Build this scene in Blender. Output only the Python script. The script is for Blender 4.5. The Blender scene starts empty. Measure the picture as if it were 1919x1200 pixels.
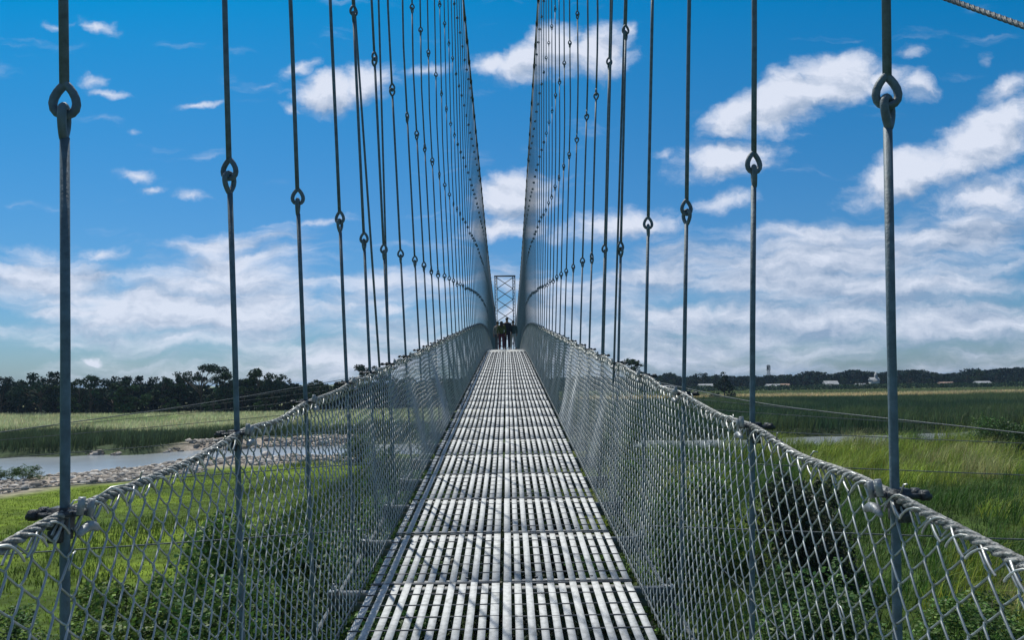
import bpy, math, random
import numpy as np
from mathutils import Matrix, Vector
R = math.radians
rng = np.random.default_rng(7)
random.seed(7)
scene = bpy.context.scene
COL = scene.collection

# ------------------------------------------------------------------ camera
EYE = 8.5                        # eye height above the river plain
F = 1400.0                       # focal length in photo pixels (1919 wide)
YAW, PITCH, ROLL = R(-0.41), R(4.70), R(-0.80)
cam_d = bpy.data.cameras.new('camera')
cam = bpy.data.objects.new('camera', cam_d)
COL.objects.link(cam)
cam_d.sensor_width = 36.0
cam_d.lens = F / 1919 * 36
cam_d.clip_start, cam_d.clip_end = 0.05, 20000
CM = Matrix.Rotation(YAW, 4, 'Z') @ Matrix.Rotation(R(90) + PITCH, 4, 'X') @ Matrix.Rotation(ROLL, 4, 'Z')
cam.matrix_world = Matrix.Translation((0, 0, EYE)) @ CM
scene.camera = cam
CR = np.array(CM.to_3x3())

def direction(px, py):
    """photo pixel -> world direction scaled so that y = 1"""
    v = CR @ np.array([(px - 959.5) / F, -(py - 600) / F, -1.0])
    return v / v[1]
def at(px, py, d):
    v = direction(px, py)
    return np.array([v[0] * d, d, EYE + v[2] * d])
def gx(px, d):                   # world x of photo column px near the horizon at distance d
    return direction(px, 715)[0] * d

# ------------------------------------------------------------------ sky, sun, exposure
SUNV = Vector((-0.30, 0.54, 1.0)).normalized()
elev = math.asin(SUNV.z)
azim = math.atan2(SUNV.x, SUNV.y)           # from +Y towards +X
scene.view_settings.view_transform = 'Standard'
scene.view_settings.look = 'None'
scene.view_settings.exposure = 0.0
scene.view_settings.gamma = 1.0

sun_d = bpy.data.lights.new('sun', 'SUN')
sun_d.energy = 4.2
sun_d.angle = R(0.5)
sun_d.color = (1.0, 0.96, 0.88)
sun = bpy.data.objects.new('sun', sun_d)
COL.objects.link(sun)
sun.rotation_euler = (-SUNV).to_track_quat('-Z', 'Y').to_euler()
sun.location = (0, 0, 60)

world = bpy.data.worlds.new('World')
scene.world = world
world.use_nodes = True
nt = world.node_tree
nt.nodes.clear()
N, L = nt.nodes.new, nt.links.new
def nmath(op, a, b=None, c=None, clamp=False):
    n = N('ShaderNodeMath'); n.operation = op; n.use_clamp = clamp
    for i, v in enumerate((a, b, c)):
        if v is None: continue
        if isinstance(v, (int, float)): n.inputs[i].default_value = v
        else: L(v, n.inputs[i])
    return n.outputs[0]
def smooth(x, lo, hi, a=0.0, b=1.0):
    n = N('ShaderNodeMapRange'); n.interpolation_type = 'SMOOTHSTEP'
    L(x, n.inputs[0])
    for i, v in zip((1, 2, 3, 4), (lo, hi, a, b)): n.inputs[i].default_value = v
    return n.outputs[0]
def mixc(f, a, b, blend='MIX'):
    n = N('ShaderNodeMix'); n.data_type = 'RGBA'; n.blend_type = blend
    if isinstance(f, (int, float)): n.inputs[0].default_value = f
    else: L(f, n.inputs[0])
    for i, v in ((6, a), (7, b)):
        if isinstance(v, tuple): n.inputs[i].default_value = (*v, 1)
        else: L(v, n.inputs[i])
    return n.outputs[2]

sky = N('ShaderNodeTexSky')
sky.sky_type = 'NISHITA'
sky.sun_disc = False
sky.sun_elevation = elev
sky.sun_rotation = azim
sky.altitude = 50
sky.air_density = 1.0
sky.dust_density = 0.6
sky.ozone_density = 1.2
tc = N('ShaderNodeTexCoord')
sp = N('ShaderNodeSeparateXYZ'); L(tc.outputs['Generated'], sp.inputs[0])
yy = nmath('MAXIMUM', nmath('ABSOLUTE', sp.outputs[1]), 0.12)
U = nmath('DIVIDE', sp.outputs[0], yy)
V = nmath('DIVIDE', sp.outputs[2], yy)
cb = N('ShaderNodeCombineXYZ'); L(U, cb.inputs[0]); L(V, cb.inputs[1])
UV = cb.outputs[0]
def noise(vec, scale, detail=6, rough=0.55, sx=1.0, sy=1.0, off=(0, 0, 0)):
    m = N('ShaderNodeMapping'); m.inputs['Scale'].default_value = (sx, sy, 1); m.inputs['Location'].default_value = off
    L(vec, m.inputs[0])
    n = N('ShaderNodeTexNoise'); n.inputs['Scale'].default_value = scale
    n.inputs['Detail'].default_value = detail; n.inputs['Roughness'].default_value = rough
    L(m.outputs[0], n.inputs['Vector'])
    return n
warp = noise(UV, 9.0, 5, 0.6)
wv = N('ShaderNodeVectorMath'); wv.operation = 'SUBTRACT'; L(warp.outputs['Color'], wv.inputs[0]); wv.inputs[1].default_value = (.5, .5, .5)
ws = N('ShaderNodeVectorMath'); ws.operation = 'MULTIPLY'; L(wv.outputs[0], ws.inputs[0]); ws.inputs[1].default_value = (.075, .06, 0)
wa = N('ShaderNodeVectorMath'); wa.operation = 'ADD'; L(UV, wa.inputs[0]); L(ws.outputs[0], wa.inputs[1])
WUV = wa.outputs[0]
def blobs(lst, vec):
    acc = None
    for (px, py, rx, ry, rot, amp) in lst:
        d = direction(px, py)
        m = N('ShaderNodeMapping'); m.vector_type = 'TEXTURE'
        m.inputs['Location'].default_value = (d[0], d[2], 0)
        m.inputs['Rotation'].default_value = (0, 0, R(rot))
        m.inputs['Scale'].default_value = (rx / F, ry / F, 1)
        L(vec, m.inputs[0])
        g = N('ShaderNodeTexGradient'); g.gradient_type = 'SPHERICAL'
        L(m.outputs[0], g.inputs[0])
        v = nmath('MULTIPLY', g.outputs['Fac'], amp)
        acc = v if acc is None else nmath('MAXIMUM', acc, v)
    return acc
CUMULUS = [
    (1375, 212, 120, 60, 25, 1.15), (1470, 190, 150, 75, 18, 1.3), (1570, 150, 140, 75, 12, 1.3), (1650, 145, 90, 40, -5, .8), (1715, 168, 60, 45, 0, .75),
    (1360, 302, 165, 62, 6, 1.0), (1350, 385, 120, 34, 5, .7), (1250, 290, 50, 22, 0, .5),
    (1045, 90, 90, 85, 30, 1.3), (985, 122, 90, 60, 25, 1.2), (1125, 95, 105, 75, 15, 1.1), (925, 130, 75, 34, -10, .9), (1180, 55, 40, 22, 20, .7),
    (620, 172, 100, 62, 15, 1.2), (690, 148, 95, 60, 15, 1.1), (565, 128, 80, 26, 25, .75), (800, 125, 110, 22, 5, .6), (545, 202, 40, 16, -20, .6),
    (1840, 265, 210, 85, 28, 1.2), (1700, 325, 190, 62, 20, 1.1), (1860, 360, 210, 80, 10, .8), (1880, 170, 70, 40, 20, .8), (1712, 98, 62, 24, 15, .5), (1845, 120, 50, 30, 40, .45),
    (960, 372, 130, 80, 5, 1.0), (940, 430, 130, 34, 3, .9), (1160, 420, 230, 52, 4, .85), (1010, 345, 80, 30, 0, .6),
    (180, 50, 80, 22, -15, .58), (110, 45, 50, 16, 0, .5), (175, 143, 58, 26, 0, .62), (207, 167, 78, 15, -4, .6), (375, 195, 70, 15, 0, .62),
    (258, 326, 72, 26, -8, .72), (290, 357, 56, 14, -5, .58), (355, 365, 60, 22, 0, .5), (175, 676, 42, 15, 0, 1.0), (600, 413, 110, 14, 4, .5), (262, 240, 30, 12, 0, .45),
    (195, 475, 70, 30, 0, .7), (745, 578, 80, 28, 0, .7),
]
BANK = [
    (120, 540, 330, 105, -3, 1.15), (420, 500, 330, 85, 12, 1.0), (470, 455, 260, 40, 4, .85), (380, 590, 460, 115, -5, 1.1), (680, 560, 300, 120, 5, .8), (150, 620, 350, 70, 0, .8),
    (1560, 490, 560, 125, 8, 1.25), (1800, 440, 260, 80, 10, 1.1), (1250, 520, 330, 100, 8, .95), (1500, 600, 650, 130, 2, 1.1), (1800, 600, 400, 140, 0, 1.05), (1180, 590, 300, 90, 0, .8),
    (960, 520, 150, 80, 0, .6), (1000, 600, 1000, 130, 0, .75), (960, 665, 1500, 110, 0, .95), (1650, 560, 500, 160, 0, 1.15), (350, 560, 480, 130, 0, 1.1),
]
fine = noise(WUV, 17.0, 9, 0.64, 1.0, 1.7)
streak = noise(WUV, 9.0, 7, 0.52, 0.75, 3.6, (3.1, 1.7, 0))
c1 = nmath('ADD', blobs(CUMULUS, WUV), nmath('MULTIPLY', nmath('SUBTRACT', fine.outputs[0], .5), 0.95))
a1 = nmath('MULTIPLY', smooth(c1, 0.17, 0.78), 0.97)
c2 = nmath('ADD', blobs(BANK, WUV), nmath('MULTIPLY', nmath('SUBTRACT', streak.outputs[0], .5), 1.9))
a2 = nmath('MULTIPLY', smooth(c2, 0.16, 0.98), 0.92)
alpha = nmath('MAXIMUM', a1, a2)
# relief: compare the cloud noise with itself a little further towards the sun (up and to the left)
def shifted(scale, sx, sy, off, dx, dy, det, ro):
    va = N('ShaderNodeVectorMath'); va.operation = 'ADD'; L(WUV, va.inputs[0]); va.inputs[1].default_value = (dx, dy, 0)
    return noise(va.outputs[0], scale, det, ro, sx, sy, off)
f2 = shifted(17.0, 1.0, 1.7, (0, 0, 0), -.006, .016, 9, .64)
s2 = shifted(9.0, .75, 3.6, (3.1, 1.7, 0), -.004, .018, 7, .52)
rel = nmath('ADD', nmath('MULTIPLY', nmath('SUBTRACT', fine.outputs[0], f2.outputs[0]), 1.3), nmath('MULTIPLY', nmath('SUBTRACT', streak.outputs[0], s2.outputs[0]), 1.25))
side = smooth(U, -0.35, 0.45)                          # the bank on the sun's side is thinner and brighter
low = smooth(V, 0.30, 0.02)
upv = N('ShaderNodeVectorMath'); upv.operation = 'ADD'; L(WUV, upv.inputs[0]); upv.inputs[1].default_value = (-.008, .022, 0)
f0 = blobs(CUMULUS, WUV); fu = blobs(CUMULUS, upv.outputs[0])
rel = nmath('ADD', rel, nmath('MULTIPLY', nmath('SUBTRACT', f0, fu), 0.75))     # lit tops, shaded bases
lum = nmath('ADD', nmath('ADD', 0.78, rel), nmath('MULTIPLY', nmath('MULTIPLY', side, low), -0.30))
lum = nmath('MAXIMUM', nmath('MINIMUM', lum, 1.02), 0.18)
ccol = mixc(lum, (2.0, 3.3, 5.3), (8.2, 8.8, 10.2))
rampn = N('ShaderNodeValToRGB')                         # clear-air tint by height above the horizon
cr_ = rampn.color_ramp
for p_, c_ in ((0.0, (.42, .61, .90)), (.17, (.50, .94, 1.09)), (.34, (.09, .87, 1.10)), (.55, (.0, .73, 1.12))):
    e_ = cr_.elements[0] if p_ == 0.0 else (cr_.elements[1] if p_ == .55 else cr_.elements.new(p_))
    e_.position = p_; e_.color = (*c_, 1)
L(V, rampn.inputs[0])
skyc = mixc(1.0, sky.outputs[0], rampn.outputs[0], 'MULTIPLY')
final = mixc(alpha, skyc, ccol)
bg = N('ShaderNodeBackground'); bg.inputs['Strength'].default_value = 0.09
L(final, bg.inputs['Color'])
wo = N('ShaderNodeOutputWorld'); L(bg.outputs[0], wo.inputs['Surface'])
world.cycles.sampling_method = 'MANUAL'
world.cycles.sample_map_resolution = 512

# ------------------------------------------------------------------ helpers
class MB:
    """collects vertices and faces, then links them as ONE mesh object"""
    def __init__(s): s.v = []; s.f = []; s.n = 0; s.c = []; s.m = []
    def add(s, v, f, c=None, mi=0):
        v = np.asarray(v, float).reshape(-1, 3); f = np.asarray(f, int)
        s.v.append(v); s.f.append(f + s.n); s.n += len(v); s.m.append(np.full(len(f), mi))
        if c is not None:
            c = np.asarray(c, float)
            s.c.append(np.broadcast_to(c, (len(v), 3)) if c.ndim == 1 else c)
    def box(s, c, size, rot=None, col=None, mi=0):
        v = np.array([[x, y, z] for x in (-.5, .5) for y in (-.5, .5) for z in (-.5, .5)]) * np.asarray(size)
        if rot is not None: v = v @ np.array(rot).T
        s.add(v + np.asarray(c), [[0, 1, 3, 2], [4, 6, 7, 5], [0, 4, 5, 1], [2, 3, 7, 6], [0, 2, 6, 4], [1, 5, 7, 3]], col, mi)
    def tube(s, P, r, n=6, ref=(1, 0, 0), cap=True, mi=0, col=None):
        """P (k,m,3) or (m,3): tubes along polylines; ref must never be parallel to them"""
        P = np.asarray(P, float)
        if P.ndim == 2: P = P[None]
        k, m, _ = P.shape
        T = np.gradient(P, axis=1) if m > 2 else np.repeat(P[:, 1:] - P[:, :1], 2, 1)
        T /= np.linalg.norm(T, axis=2, keepdims=True) + 1e-12
        A = np.cross(T, np.broadcast_to(np.asarray(ref, float), T.shape)); A /= np.linalg.norm(A, axis=2, keepdims=True) + 1e-12
        B = np.cross(T, A)
        r = np.broadcast_to(np.asarray(r, float), (k, m)) if np.ndim(r) else np.full((k, m), r)
        a = np.arange(n) * 2 * math.pi / n
        ring = P[:, :, None] + r[:, :, None, None] * (A[:, :, None] * np.cos(a)[None, None, :, None] + B[:, :, None] * np.sin(a)[None, None, :, None])
        idx = np.arange(k * m * n).reshape(k, m, n)
        nx = np.roll(idx, -1, 2)
        f = np.stack([idx[:, :-1], nx[:, :-1], nx[:, 1:], idx[:, 1:]], -1).reshape(-1, 4)
        s.add(ring, f, col, mi)
        if cap and n == 4 or cap and n > 4 and k < 400:
            base = s.n - k * m * n
            for e, rev in ((0, 1), (m - 1, 0)):
                cv = P[:, e]
                ci = np.arange(k)[:, None]
                i0 = idx[:, e]; i1 = nx[:, e]
                fc = np.stack([i0, i1, np.broadcast_to(ci, i0.shape) + s.n - base], -1).reshape(-1, 3)
                if rev: fc = fc[:, ::-1]
                s.v.append(cv); s.f.append(fc + base); s.n += k; s.m.append(np.full(len(fc), mi))
                if col is not None: s.c.append(np.broadcast_to(np.asarray(col, float), (k, 3)))
    def build(s, name, mats, parent=None, smooth=False):
        me = bpy.data.meshes.new(name)
        V = np.concatenate(s.v)
        loops = np.concatenate([f.reshape(-1) for f in s.f])
        cnt = np.concatenate([np.full(len(f), f.shape[1]) for f in s.f if len(f)])
        me.vertices.add(len(V)); me.vertices.foreach_set('co', V.astype(np.float32).ravel())
        me.loops.add(len(loops)); me.loops.foreach_set('vertex_index', loops.astype(np.int32))
        me.polygons.add(len(cnt))
        st = np.concatenate([[0], np.cumsum(cnt)[:-1]])
        me.polygons.foreach_set('loop_start', st.astype(np.int32))
        me.polygons.foreach_set('material_index', np.concatenate(s.m).astype(np.int32))
        if smooth: me.polygons.foreach_set('use_smooth', np.ones(len(cnt), bool))
        if s.c:
            C = np.concatenate(s.c)
            at_ = me.color_attributes.new('tint', 'FLOAT_COLOR', 'POINT')
            at_.data.foreach_set('color', np.hstack([C, np.ones((len(C), 1))]).astype(np.float32).ravel())
        me.update(calc_edges=True); me.validate()
        for m_ in (mats if isinstance(mats, (list, tuple)) else [mats]): me.materials.append(m_)
        o = bpy.data.objects.new(name, me)
        COL.objects.link(o)
        if parent is not None: o.parent = parent
        return o

def tag(o, label, cat, group=None):
    o['label'] = label; o['category'] = cat
    if group: o['group'] = group
    return o
def empty(name, loc=(0, 0, 0)):
    o = bpy.data.objects.new(name, None); o.empty_display_size = .2
    o.location = loc; COL.objects.link(o); return o
def structure(o): o['kind'] = 'structure'; return o
def stuff(o, label, cat): o['kind'] = 'stuff'; o['label'] = label; o['category'] = cat; return o
def copy_tree(o, parent=None):
    c = o.copy(); COL.objects.link(c)
    if parent is not None: c.parent = parent
    for ch in list(o.children): copy_tree(ch, c)
    return c
ORD = ('nearest second third fourth fifth sixth seventh eighth ninth tenth eleventh twelfth thirteenth fourteenth fifteenth sixteenth seventeenth eighteenth '
       'nineteenth twentieth').split()
def ordinal(i):
    if i < len(ORD): return ORD[i]
    tens = {2: 'twenty', 3: 'thirty', 4: 'forty', 5: 'fifty', 6: 'sixty', 7: 'seventy', 8: 'eighty'}
    n = i + 1; t, u = divmod(n, 10)
    if u == 0: return {3: 'thirtieth', 4: 'fortieth', 5: 'fiftieth', 6: 'sixtieth', 7: 'seventieth', 8: 'eightieth'}[t]
    return tens[t] + '-' + ('first second third fourth fifth sixth seventh eighth ninth'.split()[u - 1])

# ------------------------------------------------------------------ materials
def mat(name, col, rough=.6, metal=0.0, var=0.0, vscale=8.0, bump=0.0, bscale=40.0, col2=None, tint=False, transl=0.0, spec=0.5, stretch=(1, 1, 1), lo=.35, hi=.65):
    m = bpy.data.materials.new(name); m.use_nodes = True
    t = m.node_tree; t.nodes.clear(); n = t.nodes.new; l = t.links.new
    b = n('ShaderNodeBsdfPrincipled'); o = n('ShaderNodeOutputMaterial')
    b.inputs['Roughness'].default_value = rough; b.inputs['Metallic'].default_value = metal
    b.inputs['Specular IOR Level'].default_value = spec
    cur = None
    tcd = n('ShaderNodeTexCoord')
    mp = n('ShaderNodeMapping'); l(tcd.outputs['Object'], mp.inputs[0]); mp.inputs['Scale'].default_value = stretch
    if tint:
        a = n('ShaderNodeAttribute'); a.attribute_name = 'tint'
        mx = n('ShaderNodeMix'); mx.data_type = 'RGBA'; mx.blend_type = 'MULTIPLY'; mx.inputs[0].default_value = 1
        l(a.outputs['Color'], mx.inputs[6]); mx.inputs[7].default_value = (*col, 1); cur = mx.outputs[2]
    if var or col2:
        nz = n('ShaderNodeTexNoise'); nz.inputs['Scale'].default_value = vscale; nz.inputs['Detail'].default_value = 6; nz.inputs['Roughness'].default_value = .6
        l(mp.outputs[0], nz.inputs['Vector'])
        mr = n('ShaderNodeMapRange'); l(nz.outputs[0], mr.inputs[0]); mr.inputs[1].default_value = lo; mr.inputs[2].default_value = hi
        mx = n('ShaderNodeMix'); mx.data_type = 'RGBA'
        l(mr.outputs[0], mx.inputs[0])
        if cur is None:
            mx.inputs[6].default_value = (*(col2 if col2 else [c * (1 - var) for c in col]), 1)
            mx.inputs[7].default_value = (*[c * (1 + var) for c in col], 1)
        else:
            for i, k in ((6, 1 - var), (7, 1 + var)):
                q = n('ShaderNodeMix'); q.data_type = 'RGBA'; q.blend_type = 'MULTIPLY'; q.inputs[0].default_value = 1
                l(cur, q.inputs[6]); q.inputs[7].default_value = (k, k, k, 1); l(q.outputs[2], mx.inputs[i])
        cur = mx.outputs[2]
    if cur is None: b.inputs['Base Color'].default_value = (*col, 1)
    else: l(cur, b.inputs['Base Color'])
    if bump:
        nb = n('ShaderNodeTexNoise'); nb.inputs['Scale'].default_value = bscale; nb.inputs['Detail'].default_value = 5
        l(mp.outputs[0], nb.inputs['Vector'])
        bp = n('ShaderNodeBump'); bp.inputs['Strength'].default_value = bump; bp.inputs['Distance'].default_value = .02
        l(nb.outputs[0], bp.inputs['Height']); l(bp.outputs[0], b.inputs['Normal'])
    if transl:
        tr = n('ShaderNodeBsdfTranslucent')
        if cur is None: tr.inputs[0].default_value = (*col, 1)
        else: l(cur, tr.inputs[0])
        ms = n('ShaderNodeMixShader'); ms.inputs[0].default_value = transl
        l(b.outputs[0], ms.inputs[1]); l(tr.outputs[0], ms.inputs[2]); l(ms.outputs[0], o.inputs[0])
    else: l(b.outputs[0], o.inputs[0])
    return m

M = dict(
    rod=mat('galvanised_rod', (.10, .15, .185), .6, .05, .25, 30, .15, 120),
    rope=mat('steel_rope', (.12, .14, .15), .55, .4, .35, 60, .6, 160),
    mesh=mat('galvanised_wire', (.42, .45, .45), .50, .9, .2, 12),
    strand=mat('rope_strand_steel', (.27, .28, .27), .6, .3, .6, 70, .4, 150),
    lacing=mat('lacing_wire', (.50, .52, .51), .5, .8, .35, 30),
    clamp=mat('clamp_steel', (.06, .068, .075), .55, .5, .4, 40, .5, 90),
    saddle=mat('cast_saddle', (.30, .32, .33), .45, .3, .25, 40, .3, 60),
    deck=mat('galvanised_grating', (.59, .61, .61), .78, .0, .0, 26.0, .0, 80, col2=(.36, .375, .365), lo=.30, hi=.56),
    plate=mat('worn_plate', (.60, .60, .57), .8, 0, 0, 9, .15, 60, col2=(.42, .42, .39)),
    strap=mat('end_strap_steel', (.30, .31, .31), .7, 0, .3, 20),
    deckrod=mat('grating_rod', (.075, .085, .095), .6, .1, .3, 25),
    beam=mat('galvanised_beam', (.09, .10, .105), .55, .2, .3, 9, .1, 40),
    tower=mat('tower_steel', (.045, .055, .065), .6, .2, .2, 2),
    bark=mat('bark', (.09, .07, .05), .9, 0, .4, 3, .6, 8),
    leaf=mat('leaves', (1, 1, 1), .55, 0, .25, .9, tint=True, transl=.28, spec=.3),
    farleaf=mat('tree_leaves', (.95, 1.05, 1.05), .8, 0, .3, .25, tint=True, transl=.08, spec=.08),
    grass=mat('grass_blades', (1, 1, 1), .6, 0, .3, .22, tint=True, transl=.35, spec=.25),
    stone=mat('river_stone', (1, 1, 1), .85, 0, .25, 2.0, .4, 12, tint=True),
    white=mat('white_wall', (.34, .36, .36), .8, 0, .12, .6),
    tin=mat('tin_roof', (.27, .29, .31), .75, .05, .25, .8),
    rust=mat('rusty_roof', (.25, .17, .13), .7, .1, .35, .8),
    dark=mat('dark_opening', (.03, .03, .035), .6),
)

# ------------------------------------------------------------------ ground
RIV = np.array([(-270, 20), (-160, 42), (-100, 66), (-57, 85), (-44, 96), (-29, 101), (0, 104), (36, 103), (70, 111), (120, 122), (240, 146), (420, 156)], float)
RHW = np.array([20, 20, 21, 18.5, 10, 12.5, 11, 10.5, 9.5, 9, 10, 10], float)
def river(x, y):
    """signed distance to the water's edge (negative in the river) and side (+1 far bank)"""
    best = np.full(x.shape, 1e9); sd = np.ones(x.shape)
    for (a, b, ha, hb) in zip(RIV[:-1], RIV[1:], RHW[:-1], RHW[1:]):
        e = b - a; t = np.clip(((x - a[0]) * e[0] + (y - a[1]) * e[1]) / (e @ e), 0, 1)
        dx, dy = x - a[0] - t * e[0], y - a[1] - t * e[1]
        d = np.hypot(dx, dy) - (ha + (hb - ha) * t)
        s = np.sign(e[0] * dy - e[1] * dx)
        sd = np.where(d < best, s, sd); best = np.minimum(best, d)
    wob = 1.6 * np.sin(x * .21 + 1) + 1.1 * np.sin(x * .47 + y * .3) + .7 * np.sin(y * .53 - x * .8)
    return best + wob * .6, sd
def vnoise(x, y, s, seed=0):
    """smooth value noise in 0..1"""
    g = np.random.default_rng(seed).random((64, 64))
    X, Y = x / s, y / s
    i, j = np.floor(X).astype(int), np.floor(Y).astype(int)
    u, v = X - i, Y - j; u = u * u * (3 - 2 * u); v = v * v * (3 - 2 * v)
    G = lambda a, b: g[a % 64, b % 64]
    return (G(i, j) * (1 - u) + G(i + 1, j) * u) * (1 - v) + (G(i, j + 1) * (1 - u) + G(i + 1, j + 1) * u) * v
def fbm(x, y, s, seed=0):
    return (vnoise(x, y, s, seed) + .5 * vnoise(x, y, s / 2.1, seed + 1) + .25 * vnoise(x, y, s / 4.3, seed + 2)) / 1.75
WATER = -0.75
def ground_z(x, y):
    d, s = river(x, y)
    h = .35 * (fbm(x, y, 14, 3) - .5) + .5 * (fbm(x, y, 60, 5) - .5)
    bank = np.where(s > 0, 3.0, 2.0)
    return np.where(d < 0, np.maximum(-1.6, -.75 + d * .35), 0) + np.where(d >= 0, (h + .15) * np.clip(d / bank, 0, 1) - .75 * (1 - np.clip(d / bank, 0, 1)), 0)
def sm(a, b, x): t = np.clip((x - a) / (b - a), 0, 1); return t * t * (3 - 2 * t)
def ground_col(x, y):
    d, s = river(x, y)
    n1, n2, n3 = fbm(x, y, 9, 11), fbm(x, y, 26, 21), fbm(x, y * 3, 120, 31)
    def mix(a, b, t): return a * (1 - t[..., None]) + np.asarray(b, float) * t[..., None]
    c = np.zeros(x.shape + (3,)) + np.array((.13, .19, .02))               # short meadow
    c = mix(c, (.05, .085, .018), sm(.45, .62, n1) * .8)
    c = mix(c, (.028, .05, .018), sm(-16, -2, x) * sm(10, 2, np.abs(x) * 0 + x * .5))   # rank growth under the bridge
    right = sm(2, 12, x)
    c = mix(c, (.05, .085, .018), right)
    far = sm(-1.5, 0, d) * (s > 0)
    lf = far * sm(20, -10, x)
    c = mix(c, (.26, .31, .15), lf)                                          # pale grass field beyond the river
    c = mix(c, (.055, .08, .04), lf * sm(22, 15, d))
    c = mix(c, (.30, .27, .16), lf * sm(22, 26, d) * sm(.52, .66, n2) * .5)
    rf = far * sm(-10, 20, x)
    c = mix(c, (.045, .075, .03), rf)
    c = mix(c, (.03, .045, .024), far * sm(14, 8, d) * sm(-10, 20, x))
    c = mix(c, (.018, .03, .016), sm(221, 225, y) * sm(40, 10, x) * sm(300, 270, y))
    tan = rf * sm(255, 285, y + 18 * n3) * sm(400, 330, y)
    c = mix(c, (.46, .38, .19), tan * sm(.34, .52, n3))
    c = mix(c, (.10, .13, .05), rf * sm(400, 430, y))
    sand = np.where(s > 0, sm(7, 4, d + 5 * (n1 - .5)) * sm(-50, -45, x) * sm(-20, -26, x), sm(14, 9, d + 6 * (n1 - .5)) * sm(-12, -26, x) + sm(3, 1, d) * (1 - sm(-12, -26, x))) * sm(-3, 0, d + 2)
    c = mix(c, (.33, .285, .235), sand * sm(12, 0, x))
    c = mix(c, (.09, .10, .07), sand * sm(0, 12, x))
    c = mix(c, (.10, .095, .08), sm(0, -1.5, d))
    return c

def graded(lims):
    out = []
    for a, b, st in lims: out.append(np.arange(a, b, st))
    return np.unique(np.concatenate(out).round(3))
gxs = graded([(-9000, -1200, 900), (-1200, -300, 90), (-300, -110, 8), (-110, 110, .9), (110, 300, 8), (300, 1200, 90), (1200, 9001, 900)])
gys = graded([(-3000, -200, 400), (-200, -12, 24), (-12, 16, 2), (16, 130, .8), (130, 320, 4), (320, 800, 24), (800, 2400, 160), (2400, 12001, 800)])
X, Y = np.meshgrid(gxs, gys)
gm = MB()
iy, ix = np.meshgrid(np.arange(len(gys) - 1), np.arange(len(gxs) - 1), indexing='ij')
w = len(gxs)
quad = np.stack([iy * w + ix, iy * w + ix + 1, (iy + 1) * w + ix + 1, (iy + 1) * w + ix], -1).reshape(-1, 4)
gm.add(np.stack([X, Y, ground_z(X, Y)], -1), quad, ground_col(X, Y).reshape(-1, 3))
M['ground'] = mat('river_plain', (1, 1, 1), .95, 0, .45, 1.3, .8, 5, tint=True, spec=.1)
structure(gm.build('ground', M['ground'], smooth=True))

wm = MB()
wm.add([(-300, 0, WATER), (460, 0, WATER), (460, 215, WATER), (-300, 215, WATER)], [(0, 1, 2, 3)])   # shows only in the channel
M['water'] = mat('silty_water', (.31, .35, .38), .2, 0, .08, .15, .12, 1.4, spec=.5)
structure(wm.build('river', M['water']))

# ------------------------------------------------------------------ grass, reeds
def blades(mb, x, y, h, wd, col, lean=.25, wind=(.5, -.2), seed=0, z=None):
    """curved two-step blades standing on the ground"""
    r = np.random.default_rng(seed)
    k = len(x)
    z = ground_z(x, y) - .03 if z is None else z
    a = r.random(k) * 2 * math.pi
    sx, sy = np.cos(a) * wd / 2, np.sin(a) * wd / 2
    la = r.normal(0, lean, (k, 2)) + np.asarray(wind)[None] * (lean * (0.6 + .8 * r.random((k, 1))))
    B = np.stack([x, y, z], -1); S = np.stack([sx, sy, np.zeros(k)], -1)
    mid = B + np.stack([la[:, 0] * h * .35, la[:, 1] * h * .35, h * .6], -1)
    tip = B + np.stack([la[:, 0] * h, la[:, 1] * h, h * (1 - .25 * np.hypot(la[:, 0], la[:, 1]))], -1)
    v = np.stack([B - S, B + S, mid + S * .8, mid - S * .8, tip], 1).reshape(-1, 3)
    i = np.arange(k)[:, None] * 5
    c = np.repeat(col, 5, 0)
    mb.add(v, i + np.array([[0, 1, 2, 3]]), c)
    mb.f.append((i + np.array([[3, 2, 4]])) + mb.n - len(v)); mb.m.append(np.zeros(k))
def cvar(r, k, base, amt=.3):
    base = np.broadcast_to(np.asarray(base, float), (k, 3))
    return base * np.exp(r.normal(0, amt, (k, 1))) * (1 + r.normal(0, .08, (k, 3)))
def pick(r, k, x0, x1, y0, y1, cond): 
    x = r.uniform(x0, x1, k); y = r.uniform(y0, y1, k); m = cond(x, y)
    return x[m], y[m]
def in_view(x, y, margin=4): return (x > -.74 * y - margin) & (x < .74 * y + margin)

r = np.random.default_rng(101)
mb = MB()                                                           # short meadow, left of the bridge
x, y = pick(r, 150000, -56, 4, 20, 90, lambda x, y: in_view(x, y) & (river(x, y)[0] > 3 + 9.5 * sm(-12, -26, x) + 4 * fbm(x, y, 9, 42)) & (river(x, y)[1] < 0))
n1 = fbm(x, y, 7, 41)
base = np.where((n1 > .54)[:, None], (.07, .12, .015), (.14, .215, .022))
blades(mb, x, y, r.uniform(.06, .2, len(x)) * (1 + 1.6 * (n1 > .6)), r.uniform(.02, .045, len(x)), cvar(r, len(x), base), .35, seed=1)
stuff(mb.build('meadow_grass', M['grass']), 'short bright green meadow grass between the shrubs and the pebble bank', 'grass')

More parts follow.
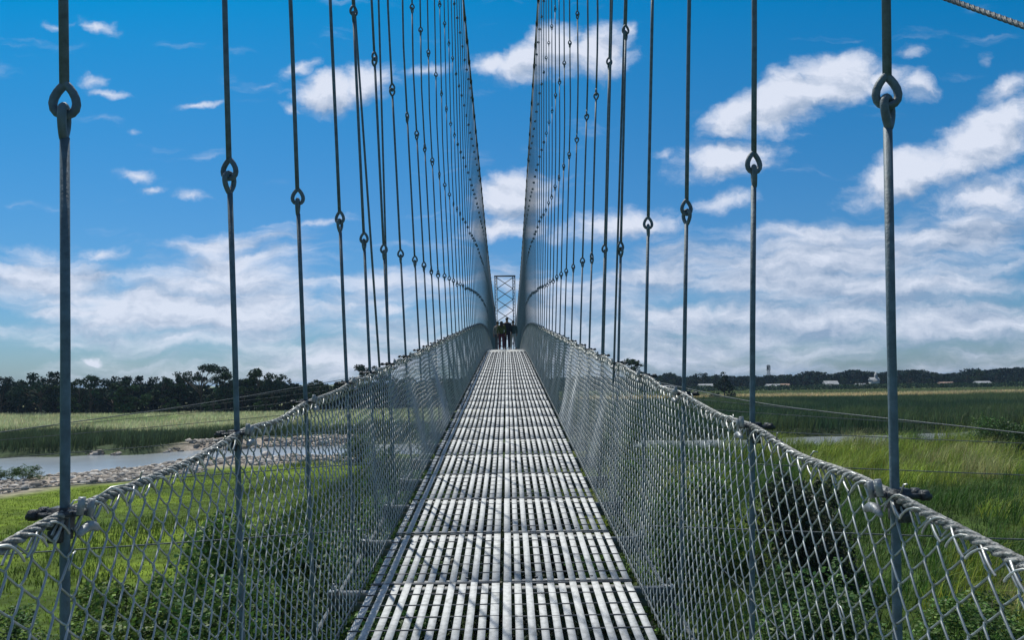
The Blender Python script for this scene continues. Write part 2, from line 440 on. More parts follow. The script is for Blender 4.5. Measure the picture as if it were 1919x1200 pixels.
mb = MB()                                                           # tall wind-blown grass, right of the bridge
x, y = pick(r, 210000, 3, 80, 18, 102, lambda x, y: in_view(x, y) & (river(x, y)[0] > .8) & (river(x, y)[1] < 0))
n1 = fbm(x, y, 10, 51); n2 = fbm(x, y, 4, 55)
base = np.where((n1 > .52)[:, None], (.155, .205, .028), (.034, .08, .014))
base = np.where(((n1 > .58) & (n2 > .5))[:, None], (.24, .25, .10), base)
n4 = fbm(x, y, 2.6, 57); tall = 1 + .9 * sm(42, 50, x) * sm(80, 90, y)
h = r.uniform(.45, 1.25, len(x)) * (.65 + 1.5 * np.clip(n1 - .3, 0, .5)) * (.22 + 1.6 * sm(.36, .7, n4)) * tall
base = base * (.6 + .85 * sm(.4, .65, n4))[:, None]  # shade between the clumps put into the blade colour
blades(mb, x, y, h, r.uniform(.015, .04, len(x)), cvar(r, len(x), base, .35), .42, (.9, -.3), seed=2)
stuff(mb.build('tall_grass', M['grass']), 'tall wind blown grass in green and straw patches before the right river bend', 'grass')

mb = MB()                                                           # rank growth below the walkway
x, y = pick(r, 60000, -14, 12, 6, 80, lambda x, y: in_view(x, y, 8) & (river(x, y)[0] > 1))
blades(mb, x, y, r.uniform(.3, .9, len(x)), r.uniform(.02, .05, len(x)), cvar(r, len(x), (.035, .07, .018), .35), .4, seed=3)
stuff(mb.build('rank_grass', M['grass']), 'dark rank grass growing under the bridge walkway', 'grass')

mb = MB()                                                           # reeds on the far bank, left
x, y = pick(r, 260000, -130, -2, 70, 145, lambda x, y: in_view(x, y, 10) & (river(x, y)[0] > .6 + 2 * fbm(x, y, 12, 61) + 8 * sm(-50, -45, x) * sm(-22, -27, x)) & (river(x, y)[0] < 15 + 12 * fbm(x, y, 16, 62)) & (river(x, y)[1] > 0) & (fbm(x, y, 8, 63) > .30))
blades(mb, x, y, r.uniform(1.2, 2.7, len(x)) * (.35 + 1.1 * fbm(x, y, 7, 66)), r.uniform(.03, .07, len(x)), cvar(r, len(x), (.065, .10, .05), .35), .24, seed=4)
stuff(mb.build('reed_fringe', M['grass']), 'dark green reeds fringing the far bank of the left river reach', 'reeds')

mb = MB()                                                           # pale field
x, y = pick(r, 150000, -190, 10, 95, 226, lambda x, y: in_view(x, y, 10) & (river(x, y)[0] > 20 + 8 * fbm(x, y, 14, 64)) & (river(x, y)[1] > 0))
n1 = fbm(x, y * 2, 18, 71)
base = np.where((n1 > .5)[:, None], (.50, .52, .31), (.34, .40, .20))
blades(mb, x, y, r.uniform(.5, 1.3, len(x)) * (.6 + .9 * n1), r.uniform(.06, .14, len(x)), cvar(r, len(x), base, .25), .25, seed=5)
stuff(mb.build('pale_grass', M['grass']), 'pale green feathery grass field below the dark left tree line', 'grass')

mb = MB()                                                           # dark reed bed, right
x, y = pick(r, 300000, -5, 215, 98, 255, lambda x, y: in_view(x, y, 10) & (river(x, y)[0] > 1.0) & (river(x, y)[1] > 0))
n1 = fbm(x, y, 22, 81)
base = np.where((n1 > .56)[:, None], (.085, .13, .05), (.042, .085, .04))
blades(mb, x, y, r.uniform(1.6, 3.0, len(x)) * (.75 + .5 * n1), r.uniform(.05, .11, len(x)), cvar(r, len(x), base, .25), .2, seed=6)
stuff(mb.build('reed_bed', M['grass']), 'dense dark green reed bed beyond the right river reach', 'reeds')

mb = MB()                                                           # straw field
x, y = pick(r, 50000, 10, 330, 255, 470, lambda x, y: in_view(x, y, 10))
n3 = fbm(x, y * 3, 120, 31)
base = np.where(((n3 > .42) & (y < 390))[:, None], (.52, .43, .23), (.15, .19, .07))
blades(mb, x, y, r.uniform(.5, 1.1, len(x)), r.uniform(.15, .3, len(x)), cvar(r, len(x), base, .25), .25, seed=7)
stuff(mb.build('straw_grass', M['grass']), 'straw coloured and green grass in front of the distant village', 'grass')

# pebbles and stones along the water
mb = MB()
ico_v = []; 
t_ = (1 + 5 ** .5) / 2
ico_v = np.array([(-1, t_, 0), (1, t_, 0), (-1, -t_, 0), (1, -t_, 0), (0, -1, t_), (0, 1, t_), (0, -1, -t_), (0, 1, -t_), (t_, 0, -1), (t_, 0, 1), (-t_, 0, -1), (-t_, 0, 1)]) / 1.9
ico_f = np.array([(0, 11, 5), (0, 5, 1), (0, 1, 7), (0, 7, 10), (0, 10, 11), (1, 5, 9), (5, 11, 4), (11, 10, 2), (10, 7, 6), (7, 1, 8), (3, 9, 4), (3, 4, 2), (3, 2, 6), (3, 6, 8), (3, 8, 9), (4, 9, 5), (2, 4, 11), (6, 2, 10), (8, 6, 7), (9, 8, 1)])
def stones(mb, x, y, s, col, r):
    for xx, yy_, ss, cc in zip(x, y, s, col):
        v = ico_v * (1 + r.normal(0, .16, (12, 1))) * ss * np.array([1, r.uniform(.6, 1), r.uniform(.4, .7)])
        a = r.random() * 6.28; ca, sa = math.cos(a), math.sin(a)
        v = v @ np.array([[ca, -sa, 0], [sa, ca, 0], [0, 0, 1]]).T
        mb.add(v + (xx, yy_, float(ground_z(np.array([xx]), np.array([yy_]))[0]) + ss * .15), ico_f, cc)
x, y = pick(r, 60000, -66, -4, 48, 98, lambda x, y: in_view(x, y) & (river(x, y)[0] > -.3) & (river(x, y)[0] < 8.0 + 7 * fbm(x, y, 6, 91)) & (river(x, y)[1] < 0) & (fbm(x, y, 4, 93) > .36) & (x < -16))
x, y = x[:6500], y[:6500]
stones(mb, x, y, r.gamma(2.0, .065, len(x)) + .05, np.array((.33, .30, .26)) * np.exp(r.normal(0, .4, (len(x), 1))) * (1 + np.array((.05, 0, -.06)) * r.normal(0, 1, (len(x), 1))), r)
stuff(mb.build('pebble_bank', M['stone']), 'heaped pale river stones along the near left water edge', 'stones')
mb = MB()
x, y = pick(r, 40000, -85, -4, 85, 126, lambda x, y: in_view(x, y) & (river(x, y)[0] > -.2) & (river(x, y)[0] < 4 + 5 * fbm(x, y, 9, 95)) & (river(x, y)[1] > 0) & (fbm(x, y, 5, 96) > .48) & ((x > -48) & (x < -23) | (river(x, y)[0] < .8)))
x, y = x[:1300], y[:1300]
stones(mb, x, y, r.gamma(3, .07, len(x)) + .08, np.array((.30, .27, .23)) * np.exp(r.normal(0, .4, (len(x), 1))) * (1 + np.array((.05, 0, -.06)) * r.normal(0, 1, (len(x), 1))), r)
stuff(mb.build('far_pebble_bank', M['stone']), 'pale stones and sand on the far bank under the reed fringe', 'stones')

# ------------------------------------------------------------------ trees and shrubs
def leaf_quads(mb, C, size, col, r, aspect=.55, up=0.0):
    k = len(C)
    a = r.normal(0, 1, (k, 3)); a[:, 2] *= (1 - up); a /= np.linalg.norm(a, axis=1, keepdims=True)
    b = np.cross(a, r.normal(0, 1, (k, 3))); b /= np.linalg.norm(b, axis=1, keepdims=True) + 1e-9
    s = np.broadcast_to(np.asarray(size, float), (k,))[:, None]
    v = np.stack([C - a * s * .5, C + b * s * .5 * aspect, C + a * s * .5, C - b * s * .5 * aspect], 1).reshape(-1, 3)
    mb.add(v, np.arange(k)[:, None] * 4 + np.arange(4)[None], np.repeat(col, 4, 0))
def make_tree(name, H, Wd, kind, base, seed, nleaf=2600, leaf=.55, matk='farleaf'):
    r = np.random.default_rng(seed)
    root = empty(name)
    tb, cr = MB(), MB()
    th = H * {'round': .12, 'spread': .55, 'tall': .3, 'cone': .1, 'palm': .8, 'low': .12}[kind]
    bx, by = r.normal(0, .03 * H, 2)
    zz = np.linspace(0, 1, 6)
    tb.tube(np.stack([bx * zz ** 2, by * zz ** 2, zz * H * .8], -1), np.linspace(.028, .006, 6) * H, 7, ref=(1, .01, 0))
    # clump centres
    nc = {'round': 26, 'spread': 20, 'tall': 24, 'cone': 24, 'palm': 9, 'low': 18}[kind]
    cl = []
    for i in range(nc):
        t = r.random()
        if kind == 'spread': z = th + (H - th) * (.25 + .7 * t); rad = Wd / 2 * (.25 + .75 * math.sin(math.pi * min(1, .25 + .6 * t))); cs = H * .085
        elif kind == 'cone': z = H * (.08 + .88 * t); rad = Wd / 2 * (1 - t) ** .8; cs = H * .07 + Wd * .09 * (1 - t)
        elif kind == 'tall': z = th + (H - th) * (.05 + .9 * t); rad = Wd / 2 * (1 - abs(2 * t - .8) ** 2 * .5); cs = H * .075
        else: z = th + (H - th) * (.05 + .88 * t); rad = Wd / 2 * math.sqrt(max(.05, 1 - (1.7 * t - .6) ** 2 * .8)); cs = H * .11
        a = r.random() * 6.28; q = rad * math.sqrt(r.uniform(.15, 1))
        cl.append((q * math.cos(a), q * math.sin(a), z, cs * r.uniform(.65, 1.35)))
    cl = np.array(cl)
    for c in cl[:12]:                                                # limbs to the clumps
        z0 = r.uniform(.35, .8) * c[2]
        t5 = np.linspace(0, 1, 5)[:, None]
        P = np.array([bx * (z0 / H) ** 2, by * (z0 / H) ** 2, z0]) * (1 - t5) + c[:3] * t5; P[:, 2] += np.sin(t5[:, 0] * math.pi) * .03 * H
        tb.tube(P, np.linspace(.012, .003, 5) * H, 5, ref=(.3, .8, .1))
    per = r.multinomial(nleaf, cl[:, 3] ** 2 / (cl[:, 3] ** 2).sum())
    for c, k in zip(cl, per):
        d = r.normal(0, 1, (k, 3)); d /= np.linalg.norm(d, axis=1, keepdims=True)
        P = c[:3] + d * (c[3] * r.random((k, 1)) ** .45) * (1.15, 1.15, .75)
        leaf_quads(cr, P, leaf * r.uniform(.6, 1.4, k), cvar(r, k, np.asarray(base) * math.exp(r.normal(0, .28)), .22), r, .7)
    tb.build('trunk', M['bark'], root, True)
    cr.build('crown', M[matk], root)
    return root
GREEN = (.022, .044, .028)
protos = {
    'round': [make_tree('broadleaf_tree', 12, 11, 'round', GREEN, 1), make_tree('broadleaf_tree', 12, 9, 'round', (.036, .062, .024), 2), make_tree('broadleaf_tree', 12, 13, 'round', (.016, .036, .026), 3)],
    'spread': [make_tree('spreading_tree', 14, 17, 'spread', (.024, .045, .024), 4, 2200)],
    'tall': [make_tree('slender_tree', 13, 6.5, 'tall', (.024, .05, .024), 5, 1800), make_tree('slender_tree', 13, 5, 'tall', (.03, .055, .025), 6, 1500)],
    'cone': [make_tree('bushy_conical_tree', 11, 10, 'cone', (.014, .03, .016), 7, 2600, .5)],
    'low': [make_tree('low_bushy_tree', 7, 9, 'low', (.045, .08, .03), 8, 2000, .5)],
}
for l_ in protos.values():
    for p in l_: p['_fresh'] = 1
count = {}
def plant(kind, px, top, d, label, group, wscale=1.0, idx=None):
    i = count.get(kind, 0); count[kind] = i + 1
    pl = protos[kind]; p = pl[(i if idx is None else idx) % len(pl)]
    if p.get('_fresh'): o = p; del p['_fresh']
    else: o = copy_tree(p); 
    x = gx(px, d); gz = float(ground_z(np.array([x]), np.array([float(d)]))[0])
    H0 = {'round': 12, 'spread': 14, 'tall': 13, 'cone': 11, 'low': 7}[kind]
    ztop = EYE + direction(px, top)[2] * d
    s = (ztop - gz) / (H0 * .99)
    o.location = (x, d, gz - .05); o.scale = (s * wscale, s * wscale, s)
    o.rotation_euler = (0, 0, random.uniform(0, 6.28))
    for k in ('_fresh',):
        if k in o: del o[k]
    return tag(o, label, 'tree', group)

KW = {'round': 'rounded broadleaf tree', 'tall': 'slender upright tree', 'low': 'low bushy tree', 'spread': 'wide spreading tree', 'cone': 'dark conical tree'}
left_trees = [  # px, top, dist, kind, width
    (-70, 702, 236, 'round', 1), (-35, 706, 240, 'round', 1), (5, 700, 232, 'round', .9), (36, 712, 228, 'tall', 1.1), (78, 688, 226, 'round', 1.0), (112, 716, 238, 'low', 1.2), (150, 709, 230, 'round', .9),
    (172, 703, 226, 'tall', 1.2), (214, 699, 230, 'round', 1.0), (246, 714, 224, 'low', 1.2), (276, 697, 232, 'round', .9), (305, 706, 228, 'tall', 1.2), (332, 702, 236, 'round', .8), (378, 687, 228, 'spread', 1.0),
    (346, 704, 240, 'round', .8), (424, 697, 226, 'tall', 1.1), (455, 703, 234, 'round', .9), (486, 689, 230, 'round', 1.0), (512, 706, 224, 'round', .7), (532, 701, 230, 'tall', .9), (566, 713, 232, 'round', .9),
    (596, 711, 228, 'round', 1.0), (632, 716, 236, 'low', 1.5), (664, 708, 230, 'round', .9), (695, 688, 238, 'spread', .8), (722, 698, 232, 'round', .9), (760, 704, 236, 'round', 1.1), (800, 702, 240, 'round', 1.0),
    (838, 704, 244, 'round', 1.1), (880, 706, 248, 'round', 1.1),
    (128, 742, 221, 'low', 1.0), (236, 738, 221, 'low', 1.1), (318, 745, 220, 'low', 1.0), (402, 742, 221, 'low', 1.1), (500, 741, 221, 'low', 1.1), (568, 744, 222, 'low', 1.2)]
lo = 0
for i, (px, top, d, kd, wsc) in enumerate(left_trees):
    front = i >= 30
    where = 'in front of the left tree line' if front else 'in the left tree line'
    lab = f"{KW[kd]} {where}, {ordinal((i - 30) if front else i).replace('nearest', 'first')} from its outer end"
    if kd == 'spread': lab = ['flat topped spreading tree standing highest in the left tree line', 'small flat topped tree showing just above the left fence top'][lo]; lo += 1
    plant(kd, px, top, d, lab, 'trees beyond the pale grass field', wsc)
right_trees = [(1010, 712, 520, 'round', 1), (1050, 708, 540, 'round', 1), (1090, 706, 530, 'round', 1), (1130, 704, 540, 'round', 1), (1216, 700, 540, 'round', 1), (1236, 703, 556, 'round', 1), (1262, 700, 540, 'tall', 1.2), (1290, 706, 570, 'round', 1.1),
    (1314, 696, 545, 'round', 1.1), (1338, 704, 560, 'round', 1), (1390, 703, 560, 'round', 1.1), (1422, 703, 548, 'round', 1), (1462, 708, 560, 'round', 1.2), (1480, 704, 575, 'tall', 1.2), (1505, 699, 550, 'round', .9), (1528, 703, 560, 'tall', 1.3),
    (1552, 703, 548, 'round', 1), (1580, 707, 565, 'round', 1.1), (1606, 709, 560, 'round', 1.2), (1655, 698, 540, 'round', 1), (1676, 703, 556, 'round', 1), (1703, 690, 536, 'round', .9), (1728, 702, 550, 'round', 1),
    (1752, 700, 560, 'round', 1.1), (1784, 702, 545, 'round', 1.2), (1812, 698, 552, 'round', 1), (1836, 692, 540, 'round', 1.1), (1868, 695, 548, 'round', 1), (1900, 699, 556, 'round', 1.1), (1930, 697, 550, 'round', 1), (1965, 699, 560, 'round', 1.1)]
for i, (px, top, d, kd, wsc) in enumerate(right_trees):
    plant(kd, px, top, d, f"distant {KW[kd]} by the village, {ordinal(i).replace('nearest', 'first')} from the bridge", 'trees along the village horizon', wsc)
plant('cone', 1357, 697, 297, 'dark conical tree standing alone on the field in front of the village', None, 1.0)
plant('tall', 1182, 672, 330, 'small dark tree peeking over the right fence top', None, 1.5, 1)

def wood(name, x0, x1, d, hh, n, col, seed, label, lf=1.0):
    r = np.random.default_rng(seed); mb = MB()
    x = r.uniform(x0, x1, n); y = d + r.uniform(-6, 14, n)
    top = hh * (.55 + .6 * fbm(x, y * 0, 14, seed))
    z = ground_z(x, y) + r.random(n) ** .8 * top
    leaf_quads(mb, np.stack([x, y, z], -1), lf * r.uniform(.7, 1.5, n), cvar(r, n, col, .3), r, .7)
    return stuff(mb.build(name, M['farleaf']), label, 'woodland')
wood('woodland_undergrowth', -215, 15, 240, 9.5, 26000, (.022, .042, .026), 201, 'dark undergrowth filling the gaps behind the left tree line', 1.3)
wood('far_woodland', -60, 520, 585, 12.5, 42000, (.016, .032, .024), 202, 'dark woodland mass behind the village houses on the horizon', 1.9)

wood('village_hedge', 60, 420, 492, 3.6, 14000, (.035, .062, .028), 203, 'low dark hedge growth in front of the village houses')

# near shrubs: leafy, individually placed
def make_shrub(H, Wd, base, seed, nleaf=5200, leaf=.16):
    r = np.random.default_rng(seed)
    root = empty('shrub'); st, fo = MB(), MB()
    cl = []
    for i in range(34):
        a = r.random() * 6.28; t = r.random(); q = Wd / 2 * math.sqrt(r.random()) * (1 - .45 * t)
        cl.append((q * math.cos(a), q * math.sin(a), H * (.12 + .8 * t), r.uniform(.09, .2) * Wd))
    cl = np.array(cl)
    for c in cl[:16]:
        t5 = np.linspace(0, 1, 5)[:, None]
        P = np.array([c[0] * .15, c[1] * .15, 0]) * (1 - t5) + c[:3] * t5; P[:, 2] += np.sin(t5[:, 0] * math.pi) * .08 * H
        st.tube(P, np.linspace(.035, .008, 5), 5, ref=(.4, .7, .05))
    per = r.multinomial(nleaf, cl[:, 3] ** 2 / (cl[:, 3] ** 2).sum())
    for c, k in zip(cl, per):
        d = r.normal(0, 1, (k, 3)); d /= np.linalg.norm(d, axis=1, keepdims=True)
        P = c[:3] + d * (c[3] * r.random((k, 1)) ** .4) * (1, 1, .8); P[:, 2] = np.maximum(P[:, 2], .05)
        leaf_quads(fo, P, leaf * r.uniform(.5, 1.5, k), cvar(r, k, np.asarray(base) * math.exp(r.normal(0, .3)), .3), r, .62, .2)
    for i in range(22):                                             # ragged shoots standing out of the crown
        c = cl[r.integers(len(cl))]; a = r.random() * 6.28; ln = r.uniform(.5, 1.1) * H * .3
        t8 = np.linspace(0, 1, 16)[:, None]
        dirn = np.array([math.cos(a) * r.uniform(.2, .9), math.sin(a) * r.uniform(.2, .9), r.uniform(.4, 1.0)])
        P = c[:3] + np.array([0, 0, c[3] * .5]) + dirn * ln * t8; P[:, 2] -= (t8[:, 0] ** 2) * ln * .25
        Q = np.repeat(P, 4, 0) + r.normal(0, .06, (64, 3))
        leaf_quads(fo, Q, leaf * r.uniform(.5, 1.3, 64), cvar(r, 64, np.asarray(base) * 1.3, .3), r, .5, .2)
    st.build('stem', M['bark'], root, True)
    fo.build('foliage', M['leaf'], root)
    return root
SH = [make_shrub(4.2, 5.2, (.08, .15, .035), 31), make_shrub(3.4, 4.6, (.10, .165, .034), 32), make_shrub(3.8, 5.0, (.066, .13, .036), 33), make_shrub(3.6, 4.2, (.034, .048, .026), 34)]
fresh = {0, 1, 2, 3}
def shrub(k, x, y, s, label, group=None, sz=None):
    global fresh
    if k in fresh: o = SH[k]; fresh.discard(k)
    else: o = copy_tree(SH[k])
    gz = float(ground_z(np.array([float(x)]), np.array([float(y)]))[0])
    o.location = (x, y, gz - .05); o.scale = (s, s, sz or s); o.rotation_euler = (0, 0, random.uniform(0, 6.28))
    tag(o, label, 'shrub', group)
G1 = 'shrubs below the meadow side fence'
for i, (k, x, y, s, sz, lab) in enumerate([
    (0, -8.6, 24, 1.05, 1.0, 'big leafy shrub behind the left fence, centre of the foreground thicket'),
    (1, -11.6, 23, .85, .72, 'light green shrub at the outer left end of the foreground thicket'),
    (2, -6.0, 25, 1.0, 1.0, 'bushy green shrub between the thicket centre and the walkway'),
    (1, -8.2, 28.5, .8, .75, 'light green shrub at the back of the foreground thicket by the meadow'),
    (2, -14.8, 22, .7, .5, 'low dark green shrub under the outermost left hanger rod'),
    (0, -5.0, 30, .9, .95, 'leafy shrub behind the thicket close to the left fence'),
    (2, -3.6, 22, .95, .9, 'dark green shrub right below the left edge of the walkway'),
    (0, -6.6, 19.5, .95, .8, 'leafy shrub at the very bottom of the view behind the left fence'),
    (1, -10.4, 19.6, .85, .62, 'light green shrub at the bottom of the view beside the left hanger rods'),
    (0, -5.6, 44, .8, .8, 'shrub half way to the river behind the left fence'),
    (2, -9.5, 58, .9, .9, 'dark shrub before the river edge behind the left fence'),
    (0, -7.4, 80, 1.1, 1.0, 'shrub on the river edge behind the left fence'),
    (2, -15.5, 79, .95, .8, 'wide low shrub on the near pebble bank'),
]): shrub(k, x, y, s, lab, G1, sz)
G2 = 'shrubs below the reed side fence'
for i, (k, x, y, s, sz, lab) in enumerate([
    (3, 11.6, 30, 1.0, 1.15, 'nearly black dense shrub behind the right fence'),
    (3, 13.0, 32.5, .8, .95, 'small blackish shrub beside the dense dark one behind the right fence'),
    (0, 8.2, 33, .95, 1.0, 'green leafy shrub behind the right fence next to the blackish shrub'),
    (2, 5.4, 29, .9, .95, 'dark green shrub close behind the right fence'),
    (0, 7.2, 43, .9, .95, 'leafy shrub half way to the river behind the right fence'),
    (1, 3.4, 24, .9, .85, 'light green shrub just below the right edge of the walkway'),
    (2, 8.6, 22, .9, .7, 'dark shrub at the bottom of the view behind the right fence'),
    (0, 12.6, 20.5, .8, .55, 'low leafy shrub in the bottom corner behind the right fence'),
    (2, 53, 82, 1.1, 1.0, 'dark bush at the water edge in the tall grass, far right'),
    (2, 56.5, 83, .8, .8, 'smaller dark bush beside the water edge bush, far right'),
    (2, 10.2, 70, 1.1, 1.0, 'dark shrub on the river edge behind the right fence'),
]): shrub(k, x, y, s, lab, G2, sz)
shrub(2, -43.0, 67.5, .6, 'small dark weedy bush on the pebble bank, far left', None, .35)
shrub(2, -45.2, 67.0, .55, 'dark low bush on the pebble bank at the far left edge', None, .3)
for k, (x, y, s) in enumerate([(-1.5, 14, .8), (1.6, 17.5, .9), (-1.2, 22, .9), (1.2, 27, 1.0), (-1.0, 34, 1.0), (1.4, 12.0, .6), (-.6, 42, 1.0)]):  # dark shrubs added below the deck so its gaps look near-black
    shrub(3, x, y, s, f"dark shrub added to blacken the walkway slots, {ordinal(k)} from the camera", 'shrubs added under the walkway to darken its slots', s)

# ------------------------------------------------------------------ village
def house(px, d, wd, hw, hr, roof, wall, label, spire=False):
    x = gx(px, d); z = float(ground_z(np.array([x]), np.array([float(d)]))[0])
    wd *= .72; root = empty('house', (x, d, z))
    b = MB(); b.box((0, 0, hw / 2), (wd, wd * .7, hw)); b.build('wall', wall, root)
    rf = MB(); o = wd / 2 + .4; e = wd * .35 + .5
    rf.add([(-o, -e, hw + .01), (o, -e, hw + .01), (o, 0, hw + hr), (-o, 0, hw + hr), (-o, e, hw + .01), (o, e, hw + .01)], [(0, 1, 2, 3), (3, 2, 5, 4)])
    rf.add([(-o, -e, hw + .01), (-o, 0, hw + hr), (-o, e, hw + .01), (o, -e, hw + .01), (o, 0, hw + hr), (o, e, hw + .01)], [(0, 1, 2), (3, 5, 4)])
    rf.build('roof', roof, root)
    for k in (-.28, .05, .3):
        w_ = MB(); w_.box((wd * k, -wd * .35 - .02, hw * .5), (1.0, .06, 1.3)); w_.build('window', M['dark'], root)
    if spire:
        s = MB(); s.box((wd * .25, 0, hw + 1.9), (1.6, 1.6, 2.6))
        q = hw + 3.21; s.add([(wd * .25 - .9, -.9, q), (wd * .25 + .9, -.9, q), (wd * .25 + .9, .9, q), (wd * .25 - .9, .9, q), (wd * .25, 0, q + 3.2)], [(0, 1, 4), (1, 2, 4), (2, 3, 4), (3, 0, 4)])
        s.build('spire', M['tin'], root)
    tag(root, label, 'house', 'houses of the distant village')
house(1252, 500, 10, 2.6, 1.6, M['tin'], M['white'], 'pale tin roofed house of the village seen just above the right fence')
house(1322, 520, 13, 2.8, 1.8, M['tin'], M['white'], 'wide pale roofed house left of the lone conical tree')
house(1448, 510, 12, 2.6, 1.5, M['tin'], M['white'], 'pale roofed village house below the telecom mast')
house(1470, 525, 8, 2.6, 1.4, M['rust'], M['white'], 'small brown roofed house beside the house below the mast')
house(1556, 505, 12, 3.2, 2.6, M['tin'], M['white'], 'village house with a tall bright gabled roof, middle of the tree line')
house(1614, 520, 11, 2.4, 1.2, M['tin'], M['white'], 'low bright roofed house left of the white spired building')
house(1638, 526, 8, 5.6, 2.0, M['tin'], M['white'], 'white building with a small spire among the village trees', True)
house(1772, 510, 12, 2.6, 1.4, M['rust'], M['white'], 'brown roofed house below the right end of the tree line')
house(1840, 515, 13, 2.4, 1.6, M['tin'], M['white'], 'low pale roofed house near the right end of the village')
def lattice(mb, x0, x1, y0, y1, z0, z1, taper, r, n, faces=4):
    pass
mst = MB(); xm = gx(1441, 620); zt = EYE + direction(1441, 684)[2] * 620
zs = np.linspace(0, zt, 12)
def wz(z): return 1.6 * (1 - .62 * z / zt)
for sx in (-1, 1):
    for sy in (-1, 1): mst.tube(np.array([(sx * wz(z), sy * wz(z), z) for z in zs]), .16, 4, ref=(1, .2, 0))
for a, b_ in zip(zs[:-1], zs[1:]):
    for s in (-1, 1):
        for sy in (-1, 1): mst.tube(np.array([(s * wz(a), sy * wz(a), a), (-s * wz(b_), sy * wz(b_), b_)]), .09, 4, ref=(0, 1, 0))
mroot = empty('telecom_mast', (xm, 620, 0))
mst.build('lattice', M['tower'], mroot)
an = MB()
for k in range(3): an.box((math.cos(k * 2.1) * 1.3, math.sin(k * 2.1) * 1.3, zt - 2.2), (.6, .5, 3.4))
an.box((0, 0, zt - 4.2), (3.2, 3.2, .3))
an.build('antenna_head', M['tower'], mroot)
tag(mroot, 'thin telecom mast with an antenna head rising above the village trees', 'mast')

# ------------------------------------------------------------------ bridge profile
BX = -0.05                                  # bridge centre line
SLOPE = .095
def deck_z(d):
    d = np.asarray(d, float)
    z = -1.57 + SLOPE * d
    k = SLOPE / 18.0
    e = np.clip(d - 25, 0, None)
    z = z - np.where(e < 36, .5 * k * e ** 2, .5 * k * 36 ** 2 + 2 * SLOPE * (e - 36))
    return EYE + z
def deck_s(d): return (deck_z(d + .05) - deck_z(d - .05)) / .1
HF = 1.10                                   # fence height
XB, XT = .79, 1.0                           # fence bottom / top half-width
CAB = np.array([(-12, 24.5, 1.60), (0, 18.6, 1.45), (10, 15.4, 1.34), (23.6, 12.1, 1.20), (31, 10.2, 1.12), (40, 8.6, 1.07), (50, 7.3, 1.03), (60, 6.5, 1.0), (78, 6.0, 1.0), (92, 7.8, 1.1), (102, 11.0, 1.25), (111, 15.4, 1.42)])
def cab(d, k):
    # smooth interpolation through the cable points
    xs, ys = CAB[:, 0], CAB[:, k]
    m = np.gradient(ys, xs)
    d = np.asarray(d, float); i = np.clip(np.searchsorted(xs, d) - 1, 0, len(xs) - 2)
    h = xs[i + 1] - xs[i]; t = (d - xs[i]) / h
    return (2 * t**3 - 3 * t**2 + 1) * ys[i] + (t**3 - 2 * t**2 + t) * h * m[i] + (-2 * t**3 + 3 * t**2) * ys[i + 1] + (t**3 - t**2) * h * m[i + 1]
def cab_z(d): return EYE + cab(d, 1)
def cab_c(d): return cab(d, 2)
SIDE = {-1: 'left', 1: 'right'}

# ---------------- grating panels
P0, PL, NP = 4.40 - 6 * .95, .95, 50
W2 = .745
def make_panel(side):
    g = MB()
    x0, x1 = .0125, W2
    n = 12; pitch = (x1 - x0) / n
    for i in range(n):
        wdt = .038 if i else .044
        cx = side * (x0 + wdt / 2 + i * ((x1 - x0 - .04) / (n - 1)))
        jit = .0015 * math.sin(i * 7.3 + side)
        g.box((cx, PL / 2, -.0025 + jit + (.0042 if i % 2 == 0 else 0)), (wdt, PL - .009, .005))
    root = g.build('grating_panel', M['deck'])
    # flat end straps under the bars (seen between them near each joint)
    for yy_ in (.055, PL - .05):
        e = MB(); e.box((side * (x0 + x1) / 2, yy_, -.012), (x1 - x0, .045, .006)); e.build('end_strap', M['strap'], root)
    rd = MB()
    for k in range(7):
        yy_ = .012 + k * (PL - .024) / 6
        rd.tube(np.array([(side * x0, yy_, .0002), (side * (x0 + (x1 - x0) * .3), yy_ + .002 * math.sin(k * 5 + side), -.0006), (side * (x0 + (x1 - x0) * .7), yy_ + .0025 * math.sin(k * 2.1 + side), .0004), (side * (x1 + .004), yy_, -.0002)]), .0048 if 0 < k < 6 else .0062, 6, ref=(0, 0, 1))
    rd.build('cross_rod', M['deckrod'], root)
    for fx in (.26, .70):
        bt = MB()
        t6 = np.arange(6) * math.pi / 3
        cx = side * (x0 + (x1 - x0) * fx)
        bt.tube(np.array([(cx, .075, .0005), (cx, .075, .007)]), .010, 6, ref=(1, 0, 0))
        bt.build('bolt_head', M['clamp'], root)
    return root
pan = {s: make_panel(s) for s in (-1, 1)}
def make_plate(side):
    g = MB(); x0 = .0105
    g.box((side * (x0 + W2) / 2, PL / 2, -.002), (W2 - x0, PL - .012, .006))
    root = g.build('steel_plate_panel', M['plate'])
    e = MB(); e.box((side * (x0 + W2) / 2, .02, .004), (W2 - x0 - .01, .022, .005)); e.build('edge_strip', M['deck'], root)
    return root
plate = {}
for i in range(NP):
    y0 = P0 + i * PL
    a = math.atan(float(deck_s(y0 + PL / 2)))
    for s in (-1, 1):
        solid = 28.3 < y0
        if solid and s not in plate: o = plate[s] = make_plate(s)
        else: o = (plate if solid else pan)[s]; o = o if i == 0 else copy_tree(o)
        o.location = (BX + random.uniform(-.003, .003), y0, float(deck_z(y0)) + random.uniform(-.002, .002))
        o.rotation_euler = (a, random.uniform(-.004, .004), random.uniform(-.002, .002))
        lab = (f"plain pale steel plate panel on the {SIDE[s]} of the seam near the far crest" if solid else f"pale slotted steel walkway panel on the {SIDE[s]} of the centre seam, {ordinal(i)} from the camera")
        tag(o, lab, 'walkway panel', f"{'plate' if solid else 'slotted'} walkway panels {SIDE[s]} of the centre seam")

